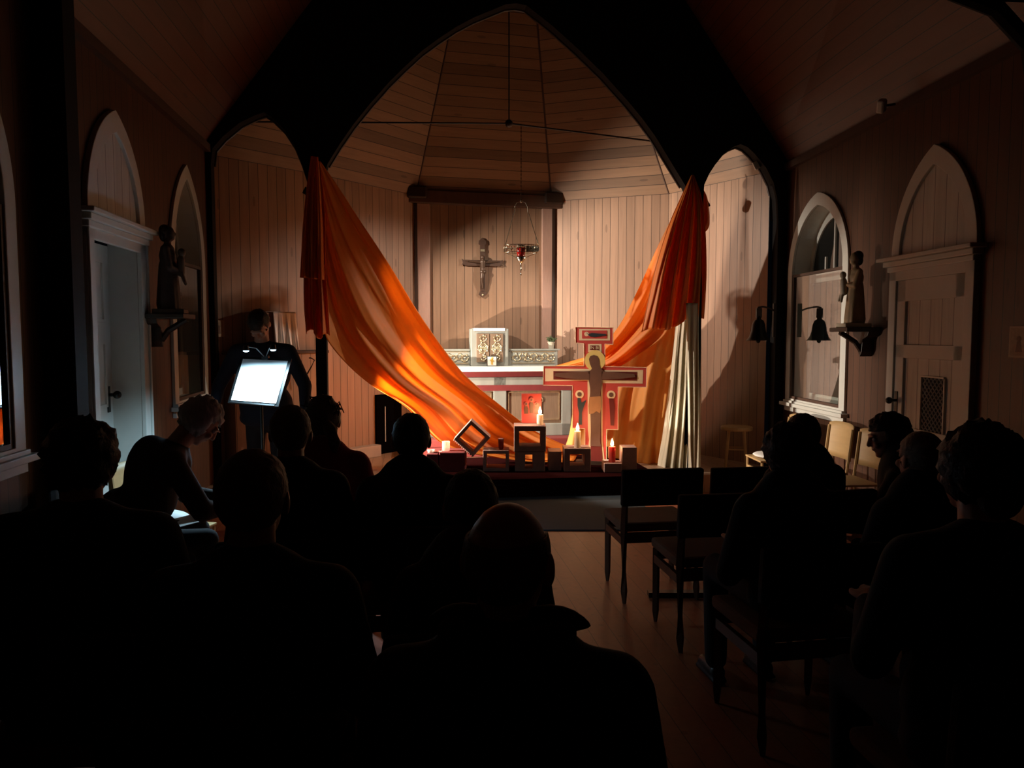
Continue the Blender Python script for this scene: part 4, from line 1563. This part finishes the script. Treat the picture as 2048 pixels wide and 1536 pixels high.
# small white sensor under the right aisle ceiling
s2 = P(1512, 331, 7.95)
tag(MB().box(s2, (.05, .03, .08), rotm(0, R(-25))).build('sensor', m_white), 'tiny white sensor under the ceiling in the right aisle arch', 'sensor')

# ---- left bay of the chancel: wooden sideboard with cloth covered cabinet, along the wall
def cl(px, py, off):
    return hit(px, py, FCL, off)


zt2 = cl(612, 701, .26)[1]
xa, xb = cl(655, 701, .26)[0], cl(470, 701, .26)[0]
e = empty('sideboard', FCL)
tag(e, 'boarded wooden sideboard standing behind the left arch post', 'sideboard')
MB().bb(xa, xb, .01, .24, PLAT, zt2 - .03).build('body', m_chancel, e)
MB().bb(xa - .02, xb + .01, .01, .26, zt2 - .03, zt2).build('table_top', m_brownbeam, e, bevel=.004)
x0c, x1c = cl(588, 640, .21)[0], cl(510, 640, .21)[0]
zc = cl(560, 624, .21)[1]
e = empty('wooden_cabinet', FCL)
tag(e, 'small wooden cabinet on the sideboard under a white cloth', 'cabinet')
MB().bb(x0c, x1c, .02, .20, zt2, zc - .006).build('body', m_pil, e, bevel=.004)
xm = cl(545, 640, .21)[0]
MB().bb(xm + .01, x1c - .02, .20, .208, zt2 + .03, zc - .05).build('door', m_pil, e, bevel=.003)
x2c = cl(598, 695, .24)[0]


def fn(u, v):
    xx = xm + (x0c - .012 - xm) * u + (x2c - x0c) * u * v
    yy = .222 + .02 * v * math.sin(2 * PI * 3.6 * u + .5) + .007 * v * math.sin(2 * PI * 9 * u) + .02 * v
    return Vector((xx, yy, zc + (zt2 + .012 - zc) * v))


def fn2(u, v):
    return Vector((x1c + .008 + (x0c - .012 - x1c - .008) * u, .222 - .2 * v, zc + .002 * math.sin(u * 40)))


q = MB().grid(fn, 50, 20).grid(fn2, 30, 4)
o = q.build('white_cloth', m_linen, M=FCL, smooth=True, fix=False, mods=(('solid', .004),))
tag(o, 'white pleated cloth hanging over the cabinet front behind the reader', 'cloth')
hk = [(604, 770), (612, 752), (623, 733), (629, 720), (622, 716), (618, 716)]
tag(MB().tube([P(a_, b_, 7.62) for a_, b_ in hk], .007, 6).build('iron_hook', m_dark), 'thin dark curved rod against the sideboard beside the left post', 'rod')
# baseboard bench; flat black panel added for the dark opening left of the altar
bx0, bx1 = hit(763, 905, FAL, .14)[0], hit(690, 905, FAL, .14)[0]
tag(MB().bb(bx0, bx1, .01, .14, PLAT, hit(740, 893, FAL, .14)[1]).build('low_bench', mat('pale_bench', (.45, .36, .29), .6, noise_amt=.12), M=FAL, bevel=.006), 'low pale bench against the chancel wall behind the red jumper', 'bench')
x, _z = hit(750, 850, FAL)
x2, _ = hit(800, 850, FAL)
q = MB().bb(min(x, x2), max(x, x2) + .0, .0, .03, PLAT, hit(750, 790, FAL)[1])
tag(q.build('dark_opening', mat('black_opening', (.003, .002, .002), 1.0, spec=.0), M=FAL), 'black panel added for a dark opening in the chancel wall below the left swag', 'opening')
x, z = hit(771, 830, FAL, .05)
tag(MB().bb(x - .004, x + .004, .04, .05, hit(771, 882, FAL)[1], hit(771, 812, FAL)[1]).build('white_rod', m_white, M=FAL), 'thin white upright rod before the black opening panel', 'rod')

# ================================================================== PEOPLE
m_skin = mat('skin', (.52, .30, .22), .5, noise_amt=.05)
m_greyhair = mat('grey_hair', (.52, .54, .55), .65, noise_amt=.25, nscale=60, stretch=(1, 1, .3), bump=.6)
m_browngrey = mat('brown_grey_hair', (.17, .13, .11), .65, noise_amt=.35, nscale=60, bump=.6)
m_darkhair = mat('dark_hair', (.02, .014, .011), .6, noise_amt=.3, nscale=60, bump=.6)
m_coatk = mat('black_coat', (.012, .012, .015), .9, noise_amt=.2)
m_coatn = mat('navy_coat', (.012, .016, .035), .85, noise_amt=.2)
m_coatr = mat('red_jumper', (.34, .018, .04), .9, noise_amt=.2, nscale=60)
m_coatb = mat('brown_coat', (.035, .022, .018), .9, noise_amt=.2)
m_trou = mat('dark_trousers', (.015, .015, .02), .85)
m_shoe = mat('black_leather', (.012, .01, .01), .4)


def hand(q, wrist, d, up, side, curl=.5):
    """palm, four bent fingers and a thumb; d = direction of the fingers, up = back of the hand"""
    d, up = Vector(d).normalized(), Vector(up).normalized()
    s_ = d.cross(up).normalized() * side
    w0 = Vector(wrist)
    q.cap(w0, .024, w0 + d * .045, .026)
    for k, off in enumerate((-.028, -.0095, .0095, .028)):
        base = w0 + d * .075 + s_ * off
        q.cap(w0 + d * .02 + s_ * off * .7, .014, base, .0105)
        L_ = (.030, .036, .034, .026)[k]
        p1 = base + (d * math.cos(curl * .6) - up * math.sin(curl * .6)) * L_
        p2 = p1 + (d * math.cos(curl * 1.5) - up * math.sin(curl * 1.5)) * L_ * .75
        p3 = p2 + (d * math.cos(curl * 2.2) - up * math.sin(curl * 2.2)) * L_ * .55
        q.cap(base, .0098, p1, .009, 8).cap(p1, .009, p2, .008, 8).cap(p2, .008, p3, .007, 8)
    t0 = w0 + d * .02 - s_ * .026
    t1 = t0 + (d * .7 - s_ * .7 - up * .2).normalized() * .036
    t2 = t1 + (d * .95 - s_ * .2 - up * .3).normalized() * .028
    q.cap(t0, .014, t1, .011, 8).cap(t1, .011, t2, .009, 8)


def person(px, ptop, Y, lab, yaw=8.0, lean=4.0, hyaw=0.0, hpitch=0.0, hroll=0.0, hair='short', hm=None, coat=None,
           stand=False, eyes=False, wide=1.0, gx=None, hands='lap', collar=False, group='people seated in the rows'):
    """px, ptop = pixel of the head top; Y = distance of the head"""
    top = P(px, ptop, Y)
    yw, ln = R(yaw), R(lean)
    rz = Matrix.Rotation(yw, 4, 'Z')
    H = top.z
    hipz = .92 if stand else .545
    # torso line leaning forward from the hips
    up = Vector((0, math.sin(ln), math.cos(ln)))
    fw = Vector((0, math.cos(ln), -math.sin(ln)))
    hp = Euler((-R(hpitch), 0, R(hyaw))).to_matrix()
    if hroll:
        hp = Euler((0, R(hroll), 0)).to_matrix() @ hp
    # length from hip to head centre so that the head top sits at H
    tl = (H - .105 - hipz) / max(.35, math.cos(ln))
    tl = min(tl, .90)
    hips = Vector((0, 0, hipz))
    hc = hips + up * tl + Vector((0, .02 + .03 * math.sin(R(hpitch)), 0))
    dz = (H - .112) - hc.z
    hips.z += dz * .0
    hc.z = H - .112
    nb = hips + up * (tl - .165)
    sh = hips + up * (tl - .225)
    hcw = rz @ hc
    org = Vector((top.x - hcw.x, top.y - hcw.y, 0))
    e = empty('person', loc=org, rz=yw)
    tag(e, lab, 'person', group)

    def hl(v):
        return hc + hp @ Vector(v)
    q = MB()
    q.ell(hl((0, -.014, .018)), (.074, .094, .092), hp).ell(hl((0, .022, -.04)), (.058, .07, .075), hp).ell(hl((0, .062, -.092)), (.026, .022, .020), hp)
    q.cap(hl((0, .092, .012)), .009, hl((0, .106, -.026)), .014, 8)
    q.ell(hl((0, .088, -.055)), (.024, .010, .009), hp).ell(hl((0, .082, .022)), (.055, .016, .010), hp)
    q.ell(hl((-.035, .075, -.03)), (.022, .018, .02), hp).ell(hl((.035, .075, -.03)), (.022, .018, .02), hp)
    for s_ in (-1, 1):
        q.ell(hl((s_ * .078, -.008, -.008)), (.011, .022, .034), hp @ rotm(0, 0, s_ * .35))
    q.cap(hl((0, -.015, -.05)), .054, nb + up * -.02, .060)
    cw = .17 * wide
    q.cap(sh + Vector((-cw, 0, 0)), .05, sh + Vector((cw, 0, 0)), .05)
    q.ell(hips + up * (tl * .48), (.155 * wide, .10, .2)).ell(hips + up * .06, (.155 * wide, .11, .14))
    cq = MB()
    cq.cap(sh + Vector((-cw, -.005, -.005)), .070, sh + Vector((cw, -.005, -.005)), .070)
    cq.cap(nb + Vector((0, -.01, -.035)), .088, sh + Vector((0, 0, -.03)), .12)
    cq.cap(nb + Vector((-.03, -.005, -.035)), .065, sh + Vector((-cw, 0, .0)), .066).cap(nb + Vector((.03, -.005, -.035)), .065, sh + Vector((cw, 0, .0)), .066)
    cq.ell(hips + up * (tl * .5), (.185 * wide, .135, .24)).ell(hips + up * .10, (.185 * wide, .145, .2)).ell(hips + up * .0, (.19 * wide, .15, .10))
    pants = MB()
    for s_ in (-1, 1):
        so_ = sh + Vector((s_ * (cw + .01), 0, -.01))
        if hands == 'lap':
            el = so_ + Vector((s_ * .055, .05, -.27))
            wr = el + Vector((-s_ * .12, .22, .02 - .05 * s_))
        elif hands == 'stand':
            el = so_ + Vector((s_ * .13, .03, -.26))
            wr = el + Vector((s_ * .02, .10, -.22))
        else:                                   # reading: hands together in front, low
            el = so_ + Vector((s_ * .06, .12, -.24))
            wr = el + Vector((-s_ * .13, .18, -.02))
        q.cap(so_, .045, el, .036).cap(el, .036, wr, .025)
        dd = (wr - el).normalized()
        hand(q, wr, dd + Vector((-s_ * .3, 0, -.1)), (0, -.2, 1) if hands != 'stand' else (s_ * 1.0, 0, .2), -s_, .5)
        cq.cap(so_, .064, el, .056).cap(el, .055, wr - dd * .02, .038)
        hx = hips + Vector((s_ * .09, 0, 0))
        if stand:
            kn = Vector((s_ * .10, .01, .50))
            an = Vector((s_ * .105, -.01, .09))
            hx = Vector((s_ * .09, 0, .9))
        else:
            kn = Vector((s_ * .12, .44, .53))
            an = Vector((s_ * .12, .42, .10))
        q.cap(hx, .07, kn, .048).cap(kn, .046, an, .034)
        pants.cap(hx, .088, kn, .062).cap(kn, .060, an + Vector((0, 0, .0)), .052)
        shoe = MB().cap(an + Vector((0, -.02, -.055)), .036, an + Vector((0, .13, -.065)), .030).bb(an.x - .036, an.x + .036, an.y - .055, an.y + .15, .002, .02)
        shoe.build('shoe', m_shoe, e, mods=(('remesh', .009, 4),))
    pants.ell(hips + Vector((0, 0, .0)), (.165 * wide, .14, .12))
    q.build('body', m_skin, e, mods=(('remesh', .0065, 3),))
    ct = cq.build('coat', coat or m_coatk, e, mods=(('remesh', .012, 8),))
    pants.build('trousers', m_trou, e, mods=(('remesh', .014, 6),))
    if collar:
        c_ = MB()
        for k in range(13):
            a_ = -PI * 1.25 + k * PI * 1.5 / 12
            pass
        c_.tube([nb + Vector((.098 * math.sin(a_), -.01 - .08 * math.cos(a_), .035 + .01 * abs(math.sin(a_)))) for a_ in [-2.2 + k * 4.4 / 20 for k in range(21)]],
                [.012 + .026 * math.sin(PI * k / 20) ** .5 for k in range(21)], 10)
        for s_ in (-1, 1):
            c_.tube([nb + Vector((s_ * .03, -.02, .06)), nb + Vector((s_ * .08, -.01, .065)), nb + Vector((s_ * .12, .0, .06)), nb + Vector((s_ * .152, .01, .046))], [.030, .030, .022, .003], 10)
        c_.build('collar', coat or m_coatk, e, smooth=True, mods=(('sub', 1),))
    if eyes:
        for s_ in (-1, 1):
            MB().ell(hl((s_ * .030, .078, .003)), .0115, None, 12, 8).build('eye', mat('eye_white', (.6, .58, .55), .2), e, smooth=True)
    # hair
    hm = hm or m_darkhair
    h_ = MB()
    sd = hash(lab) % 97 if False else int(px) % 97

    def shell(c, r, jit, cut):
        vs, fs = [], []
        nu, nv = 40, 26
        for j in range(nv + 1):
            th = PI * j / nv
            for i in range(nu):
                a_ = 2 * PI * i / nu
                d_ = Vector((math.sin(th) * math.cos(a_), math.sin(th) * math.sin(a_), math.cos(th)))
                k_ = 1 + jit * noise.noise(d_ * 5 + Vector((sd, 0, 0))) + jit * .6 * noise.noise(d_ * 14 + Vector((sd, 3, 0)))
                vs.append(Vector((d_.x * r[0] * k_, d_.y * r[1] * k_, d_.z * r[2] * k_)) + Vector(c))
        for j in range(nv):
            for i in range(nu):
                ids = (j * nu + i, j * nu + (i + 1) % nu, (j + 1) * nu + (i + 1) % nu, (j + 1) * nu + i)
                m_ = sum((vs[t] for t in ids), Vector()) / 4
                if cut(m_):
                    continue
                fs.append(ids)
        h_.add([hl(v) for v in vs], fs)

    def cutf(low):
        return lambda v: (v.y > .035 and v.z < .045 + .2 * max(0, .09 - v.y)) or v.z < low or (abs(v.x) > .05 and -.03 < v.y < .03 and v.z < .005 and low > -.07)
    if hair == 'short':
        shell((0, -.014, .020), (.081, .101, .098), .05, cutf(-.062))
    elif hair == 'bald':
        shell((0, -.014, .018), (.0765, .0965, .0945), .01, lambda v: v.y > .03 or v.z < -.065 or v.z > .055 or (abs(v.x) > .05 and v.y > -.035 and v.z < .01))
    elif hair == 'puffy':
        shell((0, -.02, .022), (.096, .110, .110), .14, cutf(-.085))
        h_.ell(hl((0, -.085, -.045)), (.055, .04, .06), hp, 16, 10)
    elif hair == 'pony':
        shell((0, -.016, .022), (.085, .104, .103), .1, cutf(-.075))
        h_.tube([hl((.03, -.10, .0)), hl((.06, -.13, -.04)), hl((.075, -.125, -.10)), hl((.07, -.11, -.16))], [.02, .034, .028, .006], 10)
        rr = random.Random(5)
        for k in range(26):
            a_ = rr.uniform(0, 3.1)
            s0 = hl((.085 * math.cos(a_), -.05, .02 + .09 * math.sin(a_)))
            h_.tube([s0, s0 + Vector((rr.uniform(-.02, .035), -.02, rr.uniform(-.01, .03))), s0 + Vector((rr.uniform(-.03, .05), -.03, rr.uniform(-.05, .02)))], .0008, 4)
    elif hair == 'bob':
        shell((0, -.018, .014), (.095, .109, .109), .15, cutf(-.10))
    h_.build('hair', hm, e, smooth=True, fix=False, mods=(('solid', .006),))
    return e, org


PEOPLE = [
    (166, 842, 2.20, dict(lab='person with a round dark head seated far left, near the wall', coat=m_coatk, hair='bob', hm=m_darkhair, wide=1.25, yaw=4)),
    (581, 813, 3.12, dict(lab='person with short grey-rimmed hair seated just left of the red jumper', hair='short', hm=m_browngrey, coat=m_coatn, yaw=8)),
    (646, 796, 3.78, dict(lab='person in a red jumper with wispy grey hair tied back', hair='pony', hm=m_browngrey, coat=m_coatr, yaw=4)),
    (822, 829, 3.32, dict(lab='dark-haired person in black seated below the orange swag', hair='short', hm=m_darkhair, coat=m_coatk, yaw=6)),
    (505, 904, 1.78, dict(lab='person with thin hair seated in front of the music stand', hair='short', hm=m_browngrey, coat=m_coatk, yaw=3, wide=1.1)),
    (942, 945, 2.30, dict(lab='dark person with bowed head seated left of the big foreground head', hair='short', hm=m_darkhair, coat=m_coatb, yaw=6, lean=12, hpitch=18)),
    (1018, 1001, 1.36, dict(lab='balding person in a dark coat with raised collar, closest in the foreground', hair='bald', hm=m_browngrey, coat=m_coatk, yaw=-4, hyaw=-12, wide=1.15, collar=True)),
    (1604, 829, 4.02, dict(lab='dark-haired person in front of the window sill, head right of the empty chairs', hair='short', hm=m_darkhair, coat=m_coatk, yaw=14)),
    (1574, 850, 3.05, dict(lab='person with rounded dark hair just in front of the window-sill head', hair='bob', hm=m_darkhair, coat=m_coatk, yaw=10)),
    (1776, 833, 4.2, dict(lab='curly-haired person in profile facing left before the white door', hair='puffy', hm=m_darkhair, coat=m_coatk, yaw=55, lean=14, hyaw=25, hpitch=14, eyes=True, hands='read')),
    (1841, 866, 3.20, dict(lab='person with pale grey-brown hair below the door lattice', hair='short', hm=m_browngrey, coat=m_coatk, yaw=10)),
    (1958, 858, 1.95, dict(lab='large dark head at the right edge of the rows', hair='puffy', hm=m_darkhair, coat=m_coatk, yaw=6, wide=1.2)),
]
SEATED = ['far-left round-headed person', 'person seated left of the red jumper', 'person in the red jumper', 'person in black below the orange swag', 'thin-haired person in front of the music stand', 'person with bowed head beside the big foreground head', 'balding person closest in the foreground', 'person in front of the window sill', 'round-haired person in front of the window-sill head', 'curly-haired person in profile', 'grey-brown-haired person below the door lattice', 'large dark-haired person at the right edge']
for i, (px, ptop, Y, kw) in enumerate(PEOPLE):
    e_, o_ = person(px, ptop, Y, **kw)
    ch_ = chair((o_.x, o_.y + .02), e_.rotation_euler.z, 'dark wooden chair under the ' + SEATED[i], group='dark wooden chairs in rows')
# bent woman with lit grey hair, reading
e_, o_ = person(402, 800, 3.95, 'person with lit grey hair bent over papers beside the reader', yaw=-58, lean=34, hpitch=48, hair='bob', hm=m_greyhair,
                coat=m_coatb, eyes=True, hands='read')
chair((o_.x, o_.y), e_.rotation_euler.z, 'dark chair under the bent grey-haired person')
pp = P(395, 944, 4.0)
tag(MB().box((pp.x - .05, 3.98, .60), (.19, .26, .004), rotm(.12, 0, -.9)).build('paper_sheet', m_linen), 'sheet of paper on the lap of the bent grey-haired person', 'paper')
# standing reader behind the music stand
e_, o_ = person(517, 621, 5.95, 'standing dark-clothed reader behind the lit music stand', yaw=180, lean=8, hpitch=58, hair='short', hm=m_darkhair,
                coat=m_coatn, stand=True, eyes=True, hands='stand', wide=1.2, group='reader')
del e_['group']

# music stand with clip lamp and bright sheet
SY = 5.25
c4 = [P(486, 718, SY + .05), P(576, 722, SY + .05), P(552, 807, SY - .06), P(462, 800, SY - .06)]
cen = sum(c4, Vector()) / 4
e = empty('music_stand', loc=(cen.x, cen.y, 0))
tag(e, 'black music stand holding the brightly lit sheet in front of the reader', 'music stand')
off = Vector((-cen.x, -cen.y, 0))
nrm = (c4[1] - c4[0]).cross(c4[3] - c4[0]).normalized()
if nrm.y > 0:
    nrm = -nrm
ex = (c4[1] - c4[0]).normalized() * .02
ez = (c4[0] - c4[3]).normalized() * .02
bk = [c4[0] - ex + ez, c4[1] + ex + ez, c4[2] + ex - ez, c4[3] - ex - ez]
q = MB().add([p + off - nrm * .006 for p in bk] + [p + off - nrm * .010 for p in bk],
             [(0, 1, 2, 3), (7, 6, 5, 4), (0, 4, 5, 1), (1, 5, 6, 2), (2, 6, 7, 3), (3, 7, 4, 0)])
q.build('desk', m_metal, e)
q = MB().cyl(c4[3] + off - ez + nrm * .012, c4[2] + off - ez + nrm * .012, .010, .010, 6)
q.build('ledge', m_metal, e)
MB().cyl((0, .03, .05), (0, .03, cen.z - .02), .010, .010, 10).build('pole', m_metal, e)
for k in range(3):
    a_ = k * 2 * PI / 3 + .4
    MB().cyl((0, .03, .20), (.26 * math.cos(a_), .03 + .26 * math.sin(a_), .01), .007, .007, 8).build('leg', m_metal, e)
q = MB().add([p + off + nrm * .001 for p in c4] + [p + off - nrm * .003 for p in c4],
             [(0, 1, 2, 3), (7, 6, 5, 4), (0, 4, 5, 1), (1, 5, 6, 2), (2, 6, 7, 3), (3, 7, 4, 0)])
o = q.build('music_sheet', mat('bright_paper', (.85, .87, .88), .6, noise_amt=.02), M=Matrix.Translation((cen.x, cen.y, 0)))
tag(o, 'white sheet of paper glowing bright on the music stand', 'paper')
# clip lamp with two heads
h1, h2 = P(492, 700, SY - .2), P(546, 698, SY - .2)
e = empty('clip_lamp', loc=(cen.x, cen.y, 0))
tag(e, 'two-headed clip lamp on the top edge of the music stand', 'lamp')
clip = (c4[0] + c4[1]) / 2 + Vector((0, .0, .015))
MB().box(clip + off, (.05, .035, .03)).build('clip', m_metal, e, bevel=.004)
m_led = mat('led_lens', (1, 1, 1), .5, emit=LED, estr=14)
for hpt in (h1, h2):
    MB().tube([clip + off, (clip + hpt) / 2 + off + Vector((0, .01, .04)), hpt + off + Vector((0, .015, .022))], .0035, 6).build('gooseneck', m_metal, e)
    tgt = Vector((0, .0, -1.0))
    qn = tgt.to_track_quat('Z', 'Y').to_matrix()
    hd = MB()
    for (r_a, z_a), (r_b, z_b) in (((.016, -.03), (.022, .004)),):
        hd.cyl(hpt + off + qn @ Vector((0, 0, z_a)), hpt + off + qn @ Vector((0, 0, z_b)), r_a, r_b, 16)
    hd.build('lamp_head', m_metal, e)
    MB().ell(hpt + off + qn @ Vector((0, 0, .006)), (.019, .019, .008), qn, 14, 8).build('led_lens', m_led, e, smooth=True)
    lamp('led_spot', 'SPOT', hpt + qn @ Vector((0, 0, .02)), 42, LED, hpt + tgt, .012, 150, .7)
# floor lamp behind the left post
e = empty('floor_lamp', loc=(LOW.x, LOW.y, 0))
tag(e, 'black floor lamp standing hidden behind the left arch post', 'lamp')
qn = (LOWT - LOW).to_track_quat('Z', 'Y').to_matrix()
L_ = Vector((0, 0, LOW.z))
q = MB()
ring = []
prof = [(.03, -.09), (.05, -.04), (.055, .0), (.052, .0), (.047, -.04), (.001, -.05)]
vs = []
n_ = 20
for r_, z_ in [(.001, -.09)] + prof:
    for i in range(n_):
        a_ = 2 * PI * i / n_
        vs.append(L_ + qn @ Vector((r_ * math.cos(a_), r_ * math.sin(a_), z_)))
q.add(vs, [(k * n_ + i, k * n_ + (i + 1) % n_, (k + 1) * n_ + (i + 1) % n_, (k + 1) * n_ + i) for k in range(len(prof)) for i in range(n_)])
q.build('lamp_head', m_black, e)
MB().cyl((-.03, -.03, .02), (-.03, -.03, LOW.z - .06), .01).build('pole', m_black, e)
MB().cyl((-.03, -.03, 0), (-.03, -.03, .02), .1, n=24).build('base', m_black, e)
